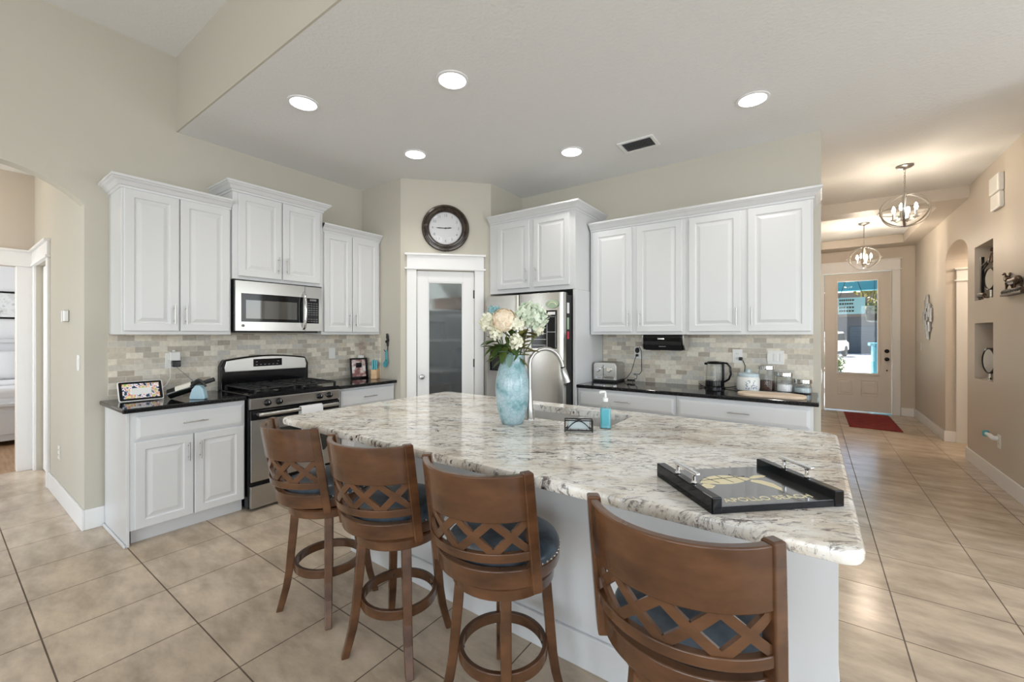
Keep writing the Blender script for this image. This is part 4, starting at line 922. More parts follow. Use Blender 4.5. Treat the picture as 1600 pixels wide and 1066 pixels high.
for dx, z, ang, lb, mm, sd in ((-.075, 1.36, 175, 'spray of narrow green leaves leaning left from the vase rim', 'leafg', 11), (.050, 1.395, 50, 'spray of olive leaves leaning right from the vase rim', 'leafo', 12), (.0, 1.42, 95, 'spray of dark green leaves standing in the bouquet centre', 'leafg', 13)):
    stem_thing('foliage_stem', lb, dx, z, -.02, None, None, [(f, ang + da, L, w_, mm) for f, da, L, w_ in ((.0, -25, .10, .028), (.0, 30, .09, .03), (.25, 15, .11, .032), (.4, -40, .10, .032), (.5, -15, .11, .032), (.65, 40, .09, .03), (.75, 20, .10, .030), (.9, -30, .09, .028), (1, 0, .08, .024))], sd, 'leaf spray', 'greenery in the aqua vase')
stem_thing('foliage_stem', 'sage leaf drooping over the front rim of the vase', -.01, 1.318, -.07, None, None, [(.7, 262, .066, .022, 'leafb'), (.6, 20, .08, .026, 'leafb'), (.6, 165, .08, .026, 'leafb'), (.5, 60, .07, .026, 'leafg'), (.5, 120, .07, .026, 'leafo')], 14, 'leaf spray', 'greenery in the aqua vase')

# ------------------------------------------------------------------ serving tray (local x along the lettered edge)
t = thing('serving_tray', 'black serving tray with gold turtle and lettering on the island', 'tray', (-.183, 1.488, .913), R(43.5))
L, Wd = .405, .305
obj('panel', G().box(-L / 2, L / 2, -Wd / 2, Wd / 2, .002, .020), 'traypanel', t, bevel=.002)
obj('panel_edge', G().box(-L / 2 + .03, L / 2 - .03, -Wd / 2 - .0015, -Wd / 2, .001, .019), 'black', t)
for s, nm in ((-1, 'left'), (1, 'right')):
    x = s * (L / 2 - .015)
    rl = obj('side_rail', G().box(x - .015, x + .015, -Wd / 2 - .004, Wd / 2 + .004, 0, .046), 'black', t, bevel=.003)
    g = G().box(x - .007, x + .007, -.065, .065, .074, .082)
    for yy in (-.045, .045): g.lathe([(.009, .046), (.009, .05), (.0055, .055), (.0055, .068), (.009, .075)], 14, (x, yy, 0))
    obj('handle', g, 'chrome', rl, bevel=.002)
tl = text_mesh('lettering', 'APOLLO BEACH', .040, 'gold', t, (-.005, -.118, .0202), (0, 0, 0), .0005)
tl.scale = (.95, .9, 1)
g = G(); zz = .0206
def flat(pts): g.prism(pts, zz - .0006, zz, 'z')
sh_pts = [(-.10 + .0, .015)]
shell = [(-.105 + .155 * f, .018 + .042 * math.sin(math.pi * f) ** .75 + .012 * f) for f in [i / 14 for i in range(15)]] + [(.05 - .155 * f, .030 - .022 * math.sin(math.pi * f) - .012 * f) for f in [i / 14 for i in range(1, 14)]]
flat(shell)
flat([(.052, .040), (.075, .052), (.098, .052), (.104, .044), (.092, .036), (.07, .032), (.052, .030)])
flat([(.045, .022), (.068, .015), (.082, -.012), (.078, -.045), (.066, -.062), (.060, -.035), (.048, -.008), (.034, .012)])
flat([(-.10, .012), (-.118, -.004), (-.115, -.018), (-.095, -.020), (-.078, -.006), (-.085, .008)])
te = obj('turtle_emblem', g, 'gold', t); te.scale = (1.2, 1.2, 1)
g = G(); zz = .0209
for a, b in (((-.07, .055), (-.055, .012)), ((-.03, .068), (-.015, .010)), ((.012, .070), (.022, .015))):
    d = Vector((b[0] - a[0], b[1] - a[1])).normalized(); q = Vector((-d.y, d.x)) * .0013; flat([(a[0] + q.x, a[1] + q.y), (b[0] + q.x, b[1] + q.y), (b[0] - q.x, b[1] - q.y), (a[0] - q.x, a[1] - q.y)])
flat([(-.095, .036), (.045, .052), (.045, .049), (-.095, .033)])
tf = obj('shell_lines', g, 'blackm', t); tf.scale = (1.2, 1.2, 1)

# ------------------------------------------------------------------ swivel stools (local: seat centre at origin, front +y)
RB = .2456
def backpt(th_, z, dr=0.0):
    yc = -.003 - .062 * (z - .6) / .38
    return ((RB + dr) * math.sin(th_), yc - (RB + dr) * math.cos(th_), z)
def arcband(tA, tB, zb, zt, r_in, r_out, n=22, zf=None):
    g = G(); rings = []
    for i in range(n + 1):
        th_ = tA + (tB - tA) * i / n
        b_, t_ = zb, zt
        rings.append([backpt(th_, b_, r_in), backpt(th_, b_, r_out), backpt(th_, t_, r_out), backpt(th_, t_, r_in)])
    return g.loft(rings)
TM = R(56)
def make_stool(label):
    t = thing('bar_stool', label, 'bar stool', (0, 0, 0), 0, 'swivel stools along the island')
    # legs
    for a in (45, 135, 225, 315):
        d = Vector((math.cos(R(a)), math.sin(R(a)), 0)); s = Vector((-d.y, d.x, 0))
        pts = [d * r + Vector((0, 0, z)) for r, z in ((.158, .530), (.168, .41), (.178, .30), (.187, .20), (.200, .12), (.218, .05), (.232, 0.0))]
        wd = [.038, .038, .037, .036, .035, .033, .031]
        g = G(); rings = []
        for i, p in enumerate(pts):
            h = wd[i] / 2
            rings.append([tuple(p + d * x * h + s * y * h) for x, y in ((-1, -1), (1, -1), (1, 1), (-1, 1))])
        obj('leg', g.loft(rings), 'wood', t, bevel=.004)
    g = G(); n = 48; rings = []
    for z, r0, r1 in ((.205, .150, .168),):
        sec = [(r0, z), (r1, z), (r1, z + .042), (r0, z + .042)]
    for i in range(n):
        a = 2 * math.pi * i / n; rings.append([(r * math.cos(a), r * math.sin(a), z) for r, z in sec])
    rings.append(rings[0]); g.loft(rings, True, False, False); bmesh.ops.remove_doubles(g.bm, verts=g.bm.verts[:], dist=1e-6)
    fr = obj('foot_ring', g, 'wood', t, smooth=40, bevel=.003)
    g = G()
    for a in (45, 135, 225, 315): g.lathe([(.006, -.004), (.006, .003)], 8, (0, 0, 0), 'x') if False else g.ball((.149 * math.cos(R(a)), .149 * math.sin(R(a)), .226), .005, 8)
    obj('ring_screws', g, 'blackm', fr)
    obj('leg_frame', G().lathe([(.185, .505), (.192, .51), (.194, .545), (.188, .552), (.10, .552), (.10, .505)], 40), 'wood', t, smooth=40)
    obj('swivel_plate', G().lathe([(.13, .552), (.13, .564)], 24), 'blackm', t)
    # upper, turning part
    def up(g): return g.xf(Matrix.Translation((0, 0, -.02)))
    obj('seat_frame', up(G().lathe([(.196, .584), (.209, .588), (.213, .600), (.213, .628), (.206, .636), (.15, .636), (.15, .584)], 48)), 'wood', t, smooth=35)
    obj('seat_cushion', up(G().lathe([(.208, .628), (.213, .640), (.212, .652), (.203, .668), (.17, .684), (.12, .692), (.06, .695), (.004, .696)], 48)), 'leather', t, smooth=60)
    g = G()
    for i in range(56):
        a = 2 * math.pi * i / 56; g.ball((.2125 * math.cos(a), .2125 * math.sin(a), .640), .0048, 8)
    obj('nailhead_trim', up(g), 'brass', t, smooth=True)
    obj('back_apron', up(arcband(-TM, TM, .598, .664, -.034, -.004)), 'wood', t, smooth=40, bevel=.004)
    br = obj('backrest_panel', up(arcband(-TM, TM, .832, .984, -.014, .010)), 'wood', t, smooth=40, bevel=.004)
    obj('back_rail', up(arcband(-TM, TM, .698, .730, -.012, .010)), 'wood', t, smooth=40, bevel=.003)
    # lattice of crossing slats
    g = G(); NX = 4; p = 2 * TM / NX; zb, zt = .727, .836; hw_ = .0125
    for i in range(-1, NX + 1):
        for sgn in (1, -1):
            t0 = -TM + (i + .5 - .5 * sgn) * p; t1 = t0 + sgn * p
            t0, t1 = t0, t1
            K = 10; rings = []
            for k in range(K + 1):
                f = k / K; th_ = t0 + (t1 - t0) * f; z = zb + (zt - zb) * f
                if th_ < -TM - .001 or th_ > TM + .001: continue
                dth = (t1 - t0) * RB; dz = zt - zb; L_ = math.hypot(dth, dz); ox_, oz_ = -dz / L_ * hw_, dth / L_ * hw_
                lo_, hi_ = (-.007, .005) if sgn > 0 else (-.0065, .0055)
                rings.append([backpt(th_ + ox_ / RB, z + oz_, lo_), backpt(th_ - ox_ / RB, z - oz_, lo_), backpt(th_ - ox_ / RB, z - oz_, hi_), backpt(th_ + ox_ / RB, z + oz_, hi_)])
            if len(rings) > 1: g.loft(rings)
    obj('back_lattice', up(g), 'wood', t, smooth=40)
    for s in (-1, 1):
        rings = []
        for z, w_, d_ in ((.578, .032, .034), (.62, .036, .036), (.75, .038, .036), (.90, .037, .035), (.984, .036, .034), (.989, .031, .028)):
            c = Vector(backpt(s * (TM + R(2.5)), z, -.003)); tn = Vector((math.cos(s * TM), math.sin(s * TM), 0)); rd = Vector((math.sin(s * TM), -math.cos(s * TM), 0))
            rings.append([tuple(c + tn * x * w_ / 2 + rd * y * d_ / 2) for x, y in ((-1, -1), (1, -1), (1, 1), (-1, 1))])
        obj('back_post', up(G().loft(rings)), 'wood', t, bevel=.004)
    return t
s1 = make_stool('first bar stool from the range, at the far end of the island')
_st = [((-2.075, 1.238, 0), R(13), R(-14), None), ((-1.535, 1.257, 0), R(15.5), R(-5.5), 'second bar stool from the range, in front of the vase end'),
       ((-.955, 1.272, 0), R(-5), R(10), 'third bar stool from the range, between second stool and tray end'), ((-.272, 1.238, 0), R(-1), R(0), 'nearest bar stool, in front of the black serving tray')]
s1.location = _st[0][0]; s1.rotation_euler = (0, 0, _st[0][1])
_stools = [s1] + [dup(s1, l_, a_, lb) for l_, a_, _, lb in _st[1:]]
for o, (_, _, sw, _) in zip(_stools, _st):                     # the swivel seats are turned on their bases
    for c in [x for x in D.objects if x.parent == o]:
        if c.name.split('.')[0] not in ('leg', 'foot_ring', 'leg_frame', 'swivel_plate'): c.rotation_euler = (0, 0, sw)

# ------------------------------------------------------------------ wall clock (on the pantry wall)
CT = thing('wall_clock', 'round wall clock with thick dark bronze rim above the pantry door', 'clock', (P1.x + math.cos(PA) * .472, P1.y + math.sin(PA) * .472, 2.547), PA)
obj('rim', G().lathe([(.253, 0), (.253, -.018), (.243, -.032), (.228, -.034), (.222, -.026), (.214, -.028), (.208, -.040), (.192, -.044), (.182, -.034), (.176, -.026), (.172, -.010), (.172, 0)], 64, (0, 0, 0), 'y'), 'clockrim', CT, smooth=30)
obj('face', G().lathe([(.173, -.004), (.173, -.010)], 48, (0, 0, 0), 'y'), 'clockface', CT)
for i in range(1, 13):
    a = R(90 - 30 * i); text_mesh('numeral', str(i), .038, 'greyink', CT, (.138 * math.cos(a), -.0112, .138 * math.sin(a)), (R(90), 0, 0), .0004)
g = G()
for k in range(60):
    a = R(6 * k); g.box(-.0008, .0008, -.0112, -.010, .160, .167) if False else None
    c, s = math.cos(a), math.sin(a); g.poly([(c * .160 - s * .0008, -.0106, s * .160 + c * .0008), (c * .167 - s * .0008, -.0106, s * .167 + c * .0008), (c * .167 + s * .0008, -.0106, s * .167 - c * .0008), (c * .160 + s * .0008, -.0106, s * .160 - c * .0008)])
obj('minute_track', g, 'greyink', CT, recalc=False)
def hand(name, ang, L, w_, y):
    a = R(ang); d = Vector((math.cos(a), 0, math.sin(a))); s = Vector((-d.z, 0, d.x))
    pts = [d * -.02 + s * w_ * .5, d * -.02 - s * w_ * .5, d * L * .7 - s * w_, d * L, d * L * .7 + s * w_]
    obj(name, G().loft([[tuple(p + Vector((0, y, 0))) for p in pts], [tuple(p + Vector((0, y - .002, 0))) for p in pts]]), 'ink', CT)
hand('minute_hand', 179, .105, .005, -.014); hand('hour_hand', 6, .070, .006, -.012)
obj('glass_cover', G().lathe([(.171, -.026), (.14, -.034), (.08, -.039), (.004, -.041)], 40, (0, 0, 0), 'y', cap=False), 'glass', CT, smooth=True)
obj('hub', G().lathe([(.008, -.010), (.008, -.018)], 14, (0, 0, 0), 'y'), 'ink', CT)

# ------------------------------------------------------------------ things on the left counters
# smart display, leaning back, facing the room
t = thing('smart_display', 'white tablet display showing a colourful photo on the left counter', 'tablet', (-4.02, .925, .916), R(88))
tilt = Matrix.Rotation(R(-27), 4, 'X')
obj('housing', G().loft([rrect(-.128, .128, 0, .155, .012, z, 4) for z in (-.012, .0)]).xf(Matrix.Rotation(R(90), 4, 'X')).xf(tilt), 'plastic', t, bevel=.002)
bz = obj('bezel', G().loft([rrect(-.122, .122, .005, .150, .010, z, 4) for z in (.0, .0015)]).xf(Matrix.Rotation(R(90), 4, 'X')).xf(tilt), 'black', t)
obj('screen', G().box(-.105, .105, .020, .134, .0015, .0022).xf(Matrix.Rotation(R(90), 4, 'X')).xf(tilt), 'screen', bz)
obj('stand', G().prism([(0.01, 0), (.075, 0), (.045, .09), (.030, .09)], -.06, .06, 'x'), 'plastic', t, bevel=.006)
# outlet plates: built once per kind
def plate(name, label, loc, rz, kind, w_=.072, h_=.115, grp=None):
    t = thing(name, label, 'outlet' if kind == 'o' else 'switch', loc, rz, grp)
    obj('cover_plate', G().box(-w_ / 2, w_ / 2, -.006, 0, -h_ / 2, h_ / 2), 'plastic', t, bevel=.002)
    if kind == 'o':
        for z in (-.02, .02):
            s_ = obj('socket', G().lathe([(.016, -.006), (.016, -.0075)], 16, (0, 0, z), 'y'), 'plastic', t)
            g = G()
            for x in (-.006, .006): g.box(x - .001, x + .001, -.0082, -.0075, z - .003, z + .007)
            obj('slots', g, 'ink', s_)
    else:
        n_ = int(round(w_ / .046)) - 0 if w_ > .08 else 1
        for k in range(n_):
            x = (k - (n_ - 1) / 2) * .046; obj('rocker', G().box(x - .016, x + .016, -.0095, -.006, -.033, .033), 'plastic', t, bevel=.002)
    return t
XB = XA + .010
plate('wall_outlet', 'white outlet plate behind the stacked plug adapters left of the range', (XB, 1.154, 1.19), RA, 'o', .080, .125)
t = thing('power_adapter', 'bulky white plug adapter in the outlet left of the range', 'charger', (XB + .008, 1.166, 1.215), RA)
obj('body', G().box(-.035, .035, -.05, 0, -.025, .045), 'plastic', t, bevel=.006); obj('prong_block', G().box(-.01, .01, -.012, 0, .045, .06), 'plastic', t, bevel=.002)
t = thing('power_adapter', 'small black plug adapter under the white adapter left of the range', 'charger', (XB + .008, 1.178, 1.162), RA)
obj('body', G().box(-.026, .026, -.045, 0, -.024, .026), 'black', t, bevel=.005)
obj('cable', G().tube([(0, -.03, -.024), (.012, -.034, -.04), (.10, -.05, -.14), (.13, -.05, -.17), (.15, -.05, -.235), (.16, -.06, -.242)], .0022, 6), 'greyink', t, smooth=True)
o = obj('charging_cable', G().tube([(0, 0, .02), (-.004, -.01, -.05), (-.004, -.012, -.13), (-.03, -.02, -.18), (-.10, -.06, -.23), (-.17, -.10, -.262)], .0026, 6), 'plastic', loc=(XB + .045, 1.136, 1.185), rot=(0, 0, RA), smooth=True); tag(o, 'white cable running down from the outlet to the smart display', 'cable')
# wine bottle resting on its holder
t = thing('wine_bottle', 'dark wine bottle with cream label tilted in its blue holder', 'bottle', (-3.93, 1.055, .916), 0)
ax = Vector((.160, .235, .100)).normalized(); q = Vector((0, 0, 1)).rotation_difference(ax).to_matrix().to_4x4(); mx = Matrix.Translation((0, 0, .036)) @ q
obj('bottle', G().lathe([(.030, .001), (.0375, .006), (.0375, .185), (.033, .205), (.017, .235), (.0145, .25), (.0145, .295), (.0155, .297), (.0155, .305), (.012, .306)], 28).xf(mx), 'foil', t, smooth=40)
g = G(); rr = []
for z in (.06, .165): rr.append([(.0381 * math.cos(R(a)), .0381 * math.sin(R(a)), z) for a in range(-62, 63, 6)])
_v = q.to_3x3().inverted() @ Vector((.35, -.3, 1)); g.loft(rr, closed=False); g.xf(mx @ Matrix.Rotation(math.atan2(_v.y, _v.x), 4, 'Z')); obj('label', g, 'label', t, smooth=60)
obj('capsule', G().lathe([(.0152, .25), (.0162, .252), (.0162, .308), (.010, .309)], 20).xf(mx), 'ink', t, smooth=40)
t = thing('bottle_holder', 'pale blue wedge shaped holder propping the wine bottle neck', 'bottle holder', (-3.745, 1.185, .916), R(38))
obj('body', G().prism([(-.05, 0), (.055, 0), (.06, .01), (.045, .08), (.02, .105), (-.01, .105), (-.035, .075), (-.055, .012)], -.022, .022, 'x' if False else 'y'), 'bluebottle', t, bevel=.008, seg=3)
g = G(); g.tube([(-.055 + .11 * i / 12, -.0, .095 + .05 * math.sin(math.pi * i / 12)) for i in range(13)], .008, 8); obj('ring_handle', g, 'ink', t, smooth=True)
# photo frame, knife block, hook, measuring spoons, little plant in glass
t = thing('photo_frame', 'black framed photo leaning in the corner right of the range', 'picture frame', (-4.10, 2.80, .916), R(72))
tl_ = Matrix.Rotation(R(-12), 4, 'X')
g = G(); fw_, fh = .185, .225
for a, b, c, d in ((-fw_ / 2, -fw_ / 2 + .018, 0, fh), (fw_ / 2 - .018, fw_ / 2, 0, fh), (-fw_ / 2, fw_ / 2, 0, .018), (-fw_ / 2, fw_ / 2, fh - .018, fh)): g.box(a, b, -.012, .008, c, d)
obj('frame', g.xf(tl_), 'black', t, bevel=.002)
obj('photo', G().box(-fw_ / 2 + .015, fw_ / 2 - .015, -.004, 0, .015, fh - .015).xf(tl_), 'photo', t)
obj('easel_back', G().prism([(.005, .15), (.075, 0), (.085, 0), (.02, .17)], -.03, .03, 'x'), 'blackm', t)
t = thing('bud_vase', 'white cup with thin pinkish dried sprigs behind the photo frame', 'vase', (-4.16, 2.862, .916))
obj('cup', G().lathe([(.028, 0), (.034, .01), (.036, .25), (.033, .25), (.03, .02)], 20), 'ceramic', t, smooth=True)
g = G(); rn = random.Random(2)
for k in range(6):
    a = rn.uniform(0, 6); r_ = rn.uniform(.01, .035); g.tube([(0, 0, .02), (r_ * .5 * math.cos(a), r_ * .5 * math.sin(a), .27), (r_ * math.cos(a), r_ * math.sin(a), .30 + rn.uniform(.03, .11))], .0016, 5)
    for j in range(5): g.ball((r_ * math.cos(a) + rn.uniform(-.012, .012), r_ * math.sin(a) + rn.uniform(-.012, .012), .31 + rn.uniform(0, .10)), .005, 6)
M['sprig'] = mat('dried_sprig', (.50, .36, .33), .8)
obj('sprigs', g, 'sprig', t)
t = thing('knife_block', 'small bamboo knife block with teal handled knives', 'knife block', (-3.905, 2.865, .916), R(35))
obj('block', G().prism([(-.05, 0), (.05, 0), (.045, .115), (-.05, .10)], -.032, .032, 'x'), 'butcher', t, bevel=.005)
for k, (x, y) in enumerate(((-.02, -.025), (.004, -.025), (.022, -.02), (-.018, .012), (.012, .014))):
    h_ = obj('knife_handle', G().loft([rrect(x - .008, x + .008, y - .011, y + .011, .005, z, 3) for z in (.105, .20 + .008 * (k % 2))]), 'teal', t, smooth=40)
hk = obj('wall_hook', G().tube([(0, -.012, .10), (.004, -.014, .075), (.016, -.016, .05)], .012, 10, radii=[.012, .015, .010]).tube([(.02, -.016, .048), (-.01, -.014, .03), (-.03, -.014, .028)], .01, 8, radii=[.014, .016, .004]).tube([(.004, -.012, .03), (.004, -.010, -.02)], .011, 10, radii=[.013, .010]).tube([(.004, -.010, -.02), (.004, -.012, -.06), (-.004, -.022, -.076), (-.016, -.034, -.07), (-.020, -.038, -.055)], .0045, 8).ball((.0, -.014, .108), .013, 10), 'blackm', loc=(-3.765, 2.93, 1.292), smooth=True); tag(hk, 'black bird shaped wall hook beside the pantry door', 'hook')
t = thing('measuring_spoons', 'teal measuring spoons hanging on the black bird hook', 'measuring spoons', (-3.765, 2.93, 1.20))
for k, (x, r_, L_) in enumerate(((-.014, .030, .10), (.006, .024, .085), (.02, .019, .07))):
    obj('spoon', G().box(x - .006, x + .006, -.026 - k * .006, -.023 - k * .006, -L_, .03).lathe([(r_, -.034 - k * .006), (r_ * .9, -.020 - k * .006), (r_ * .5, -.012 - k * .006), (.002, -.010 - k * .006)], 18, (x, 0, -L_ - r_ * .8), 'y', cap=False), 'teal', t, smooth=40)
obj('ring', G().tube([(.0 + .014 * math.cos(a * .7), -.028, .024 + .014 * math.sin(a * .7)) for a in range(9)], .0015, 6, closed=True), 'chrome', t)
plate('wall_switch', 'white switch plate on the tile right of the range', (XB, 2.552, 1.198), RA, 's')

# ------------------------------------------------------------------ things on the right counter
Z2 = .926
t = thing('toaster', 'two-knob stainless steel toaster against the cabinet end panel', 'toaster', (-1.700, 4.05, Z2), R(2))
obj('shell', G().prism([(-.12, .018), (.12, .018), (.12, .165), (.112, .185), (.10, .194), (-.10, .194), (-.112, .185), (-.12, .165)], -.10, .14, 'y').xf(Matrix.Identity(4)), 'steel', t, bevel=.006)
obj('base', G().box(-.122, .122, -.10, .14, 0, .02), 'blackm', t, bevel=.004)
for x in (-.072, .045): obj('dial', G().lathe([(.026, -.10), (.026, -.112), (.022, -.116)], 24, (x, 0, .125), 'y'), 'chrome', t, smooth=40)
obj('lever', G().box(-.03, .004, -.116, -.10, .143, .152), 'chrome', t, bevel=.002); obj('lever_slot', G().box(-.0155, -.0105, -.102, -.0995, .06, .17), 'blackm', t)
obj('crumb_tray', G().box(-.10, .10, -.104, -.10, .03, .058), 'chrome', t, bevel=.002)
g = G()
for y in (-.02, .04): g.box(-.09, .09, y, y + .03, .1935, .1945)
obj('bread_slots', g, 'blackm', t)
g = G()
for x in (-.08, .05): g.box(x, x + .045, -.1045, -.104, .040, .046)
obj('button_marks', g, 'greyink', t)
plate('wall_outlet', 'white outlet plate with two dark plugs above the toaster cord', (-1.452, YB - .010, 1.215), 0, 'o', .075, .12)
t = thing('plug', 'upper round dark plug in the outlet beside the toaster', 'plug', (-1.452, YB - .0185, 1.24))
obj('body', G().lathe([(.024, 0), (.024, -.02), (.018, -.028)], 18, (0, 0, 0), 'y').xf(Matrix.Diagonal((.8, 1, 1.15, 1))), 'blackm', t, smooth=40)
obj('cord', G().tube([(.012, -.02, .015), (.03, -.03, .032), (.046, -.03, .0), (.05, -.03, -.06), (.053, -.035, -.15), (.058, -.05, -.205), (.045, -.08, -.235), (-.01, -.09, -.235), (.03, -.10, -.25), (.03, -.12, -.275), (-.01, -.13, -.295), (.0, -.14, -.31)], .0035, 8), 'cord', t, smooth=True)
t = thing('plug', 'lower black plug with cord running down to the toaster', 'plug', (-1.452, YB - .0185, 1.19))
obj('body', G().box(-.012, .012, -.03, 0, -.012, .012), 'blackm', t, bevel=.004)
obj('cord', G().tube([(-.0, -.03, -.005), (-.012, -.04, -.03), (-.03, -.04, -.10), (-.05, -.045, -.17), (-.09, -.05, -.225), (-.12, -.06, -.25)], .0035, 8), 'cord', t, smooth=True)
o = obj('cord_bundle', G().tube([(-.03 + .03 * math.cos(a * .8) * (1 + .02 * a), .01 * math.sin(a * 1.3), .012 + .008 * (a % 5) / 2) for a in range(22)], .004, 8), 'cord', loc=(-1.435, 4.06, Z2 + .002), smooth=True); tag(o, 'bundled black cord lying on the counter right of the toaster', 'cord')
t = thing('paper_towel_dispenser', 'black under-cabinet paper towel dispenser mounted below the wall cabinets', 'dispenser', (-1.128, YB, 1.40))

pf = [(-.13, 0), (-.30, 0), (-.305, -.03), (-.295, -.09), (-.25, -.145), (-.13, -.15), (-.10, -.08)]
obj('body', G().prism(pf, -.175, .175, 'x'), 'black', t, bevel=.012, seg=3)
for s in (-1, 1): obj('end_cap', G().prism([(y * .985 - .003, z * .99) for y, z in pf], .175 * s if s > 0 else -.190, .190 if s > 0 else -.175, 'x'), 'steel', t, bevel=.006)
obj('front_cover', G().prism([(-.302, -.060), (-.308, -.062), (-.300, -.094), (-.258, -.146), (-.250, -.142)], -.165, .165, 'x'), 'blackm', t, bevel=.002)
obj('badge', G().box(-.04, .02, -.3085, -.304, -.045, -.032), 'chrome', t, bevel=.002); obj('small_mark', G().box(-.03, .03, -.294, -.284, -.112, -.106), 'greyink', t)
# glass kettle
t = thing('electric_kettle', 'glass electric kettle with black base, lid and handle', 'kettle', (-.712, 4.075, Z2))
obj('power_base', G().lathe([(.085, 0), (.085, .012), (.078, .02)], 32), 'black', t, smooth=40)
obj('body_band', G().lathe([(.074, .02), (.078, .024), (.076, .066), (.072, .07)], 32), 'black', t, smooth=40)
obj('glass_jug', G().lathe([(.074, .066), (.073, .12), (.066, .205), (.064, .22), (.061, .22), (.063, .205), (.070, .12), (.071, .07)], 32, cap=False), 'glass', t, smooth=40)
lid = obj('lid', G().lathe([(.066, .216), (.067, .226), (.055, .236), (.004, .24)], 32), 'black', t, smooth=40)
obj('spout', G().prism([(-.06, -.012), (-.085, 0), (-.06, .012)], .205, .224, 'z'), 'black', t, bevel=.002)
obj('handle', G().bar([(.058, -.01, .225), (.10, -.015, .225), (.128, -.02, .19), (.132, -.02, .13), (.115, -.018, .085), (.078, -.01, .06)], .022, .016, lambda i: (0, 1, 0)), 'black', t, bevel=.005, smooth=40)
obj('handle_strap', G().box(.058, .078, -.016, .008, .03, .235), 'black', t, bevel=.004)
obj('cord', G().tube([(.08, .02, .006), (.16, .05, .02), (.225, .06, .06), (.222, .08, .12), (.225, .11, .20), (.205, .13, .245)], .0035, 8), 'cord', t, smooth=True)
obj('cord_loop', G().tube([(-.085, .03, .006), (-.115, .02, .012), (-.13, .0, .01), (-.115, -.02, .006), (-.10, -.005, .008), (-.12, .02, .022), (-.135, .03, .026)], .0035, 8), 'cord', t, smooth=True)
plate('wall_outlet', 'white outlet plate on the tile behind the kettle handle', (-.552, YB - .010, 1.208), 0, 'o', .078, .122)
o = obj('kettle_plug', G().box(-.014, .014, -.03, 0, -.014, .014), 'blackm', loc=(-.522, YB - .0185, 1.186), bevel=.004); tag(o, 'black kettle plug in the outlet behind the kettle handle', 'plug')
# canister with floral motif
t = thing('canister', 'white ceramic canister with pale blue lid and floral sprig', 'canister', (-.452, 4.075, Z2))
obj('jar', G().lathe([(.075, 0), (.084, .006), (.088, .03), (.088, .10), (.080, .118)], 36), 'ceramic', t, smooth=40)
obj('lid', G().lathe([(.081, .118), (.083, .122), (.080, .142), (.06, .152), (.02, .155), (.018, .168), (.022, .176), (.012, .184), (.002, .185)], 36), 'ceramicb', t, smooth=40)
g = G(); rn = random.Random(9)
for k in range(34):
    a = R(-62 - 0 + rn.uniform(-32, 32)); z = .055 + rn.uniform(-.035, .035); r_ = .0886
    c = Vector((r_ * math.cos(a), r_ * math.sin(a), z)); tn = Vector((-math.sin(a), math.cos(a), 0)); up = Vector((0, 0, 1)); b_ = rn.uniform(0, 6.28)
    u = tn * math.cos(b_) + up * math.sin(b_); v = tn * -math.sin(b_) + up * math.cos(b_); L_ = rn.uniform(.006, .011)
    g.poly([tuple(c - u * L_), tuple(c + v * L_ * .4), tuple(c + u * L_), tuple(c - v * L_ * .4)])
M['blueink'] = mat('blue_ink', (.20, .26, .38), .5)
obj('floral_motif', g, 'blueink', t, recalc=False)
def jar(label, loc, r_, h_, fill, m):
    t = thing('glass_jar', label, 'jar', loc, 0, 'glass storage jars')
    obj('glass_body', G().lathe([(r_ * .9, 0), (r_, .006), (r_, h_ - .03), (r_ * .9, h_ - .012), (r_ * .9, h_), (r_ * .86, h_), (r_ * .86, h_ - .012), (r_ * .95, h_ - .032), (r_ * .95, .008)], 32), 'glass', t, smooth=40)
    obj('contents', G().lathe([(r_ * .9, .009), (r_ * .93, .012), (r_ * .93, fill), (r_ * .5, fill + .006), (.002, fill + .004)], 28), m, t, smooth=50)
    obj('lid', G().lathe([(r_ * .98, h_ - .004), (r_ * 1.03, h_), (r_ * 1.03, h_ + .026), (r_ * .96, h_ + .031), (.002, h_ + .031)], 32), 'chrome', t, smooth=30)
jar('tallest glass jar of dark brown coffee with chrome lid', (-.322, 4.125, Z2), .062, .185, .085, 'coffee')
jar('middle glass jar of white flour with chrome lid', (-.195, 4.125, Z2), .062, .135, .065, 'flour')
jar('shortest glass jar with pale contents and chrome lid, nearest the hall', (-.072, 4.125, Z2), .062, .085, .045, 'sponge')
o = obj('cutting_board', G().loft([rrect(-.225, .225, -.105, .105, .095, z, 8) for z in (0, .022)]), 'board', loc=(-.265, 3.765, Z2), rot=(0, 0, R(1)), bevel=.006, seg=3); tag(o, 'pale maple cutting board with rounded ends on the black counter', 'cutting board')
o = obj('plate', G().loft([rrect(-.15, .15, -.06, .06, .055, z, 8) for z in (0, .008)]), 'ceramic', loc=(-.27, 3.965, Z2), bevel=.003); tag(o, 'long white platter lying behind the cutting board', 'plate')
plate('wall_switch', 'white double rocker switch plate above the glass jars', (-.262, YB - .010, 1.205), 0, 's', .118, .118)

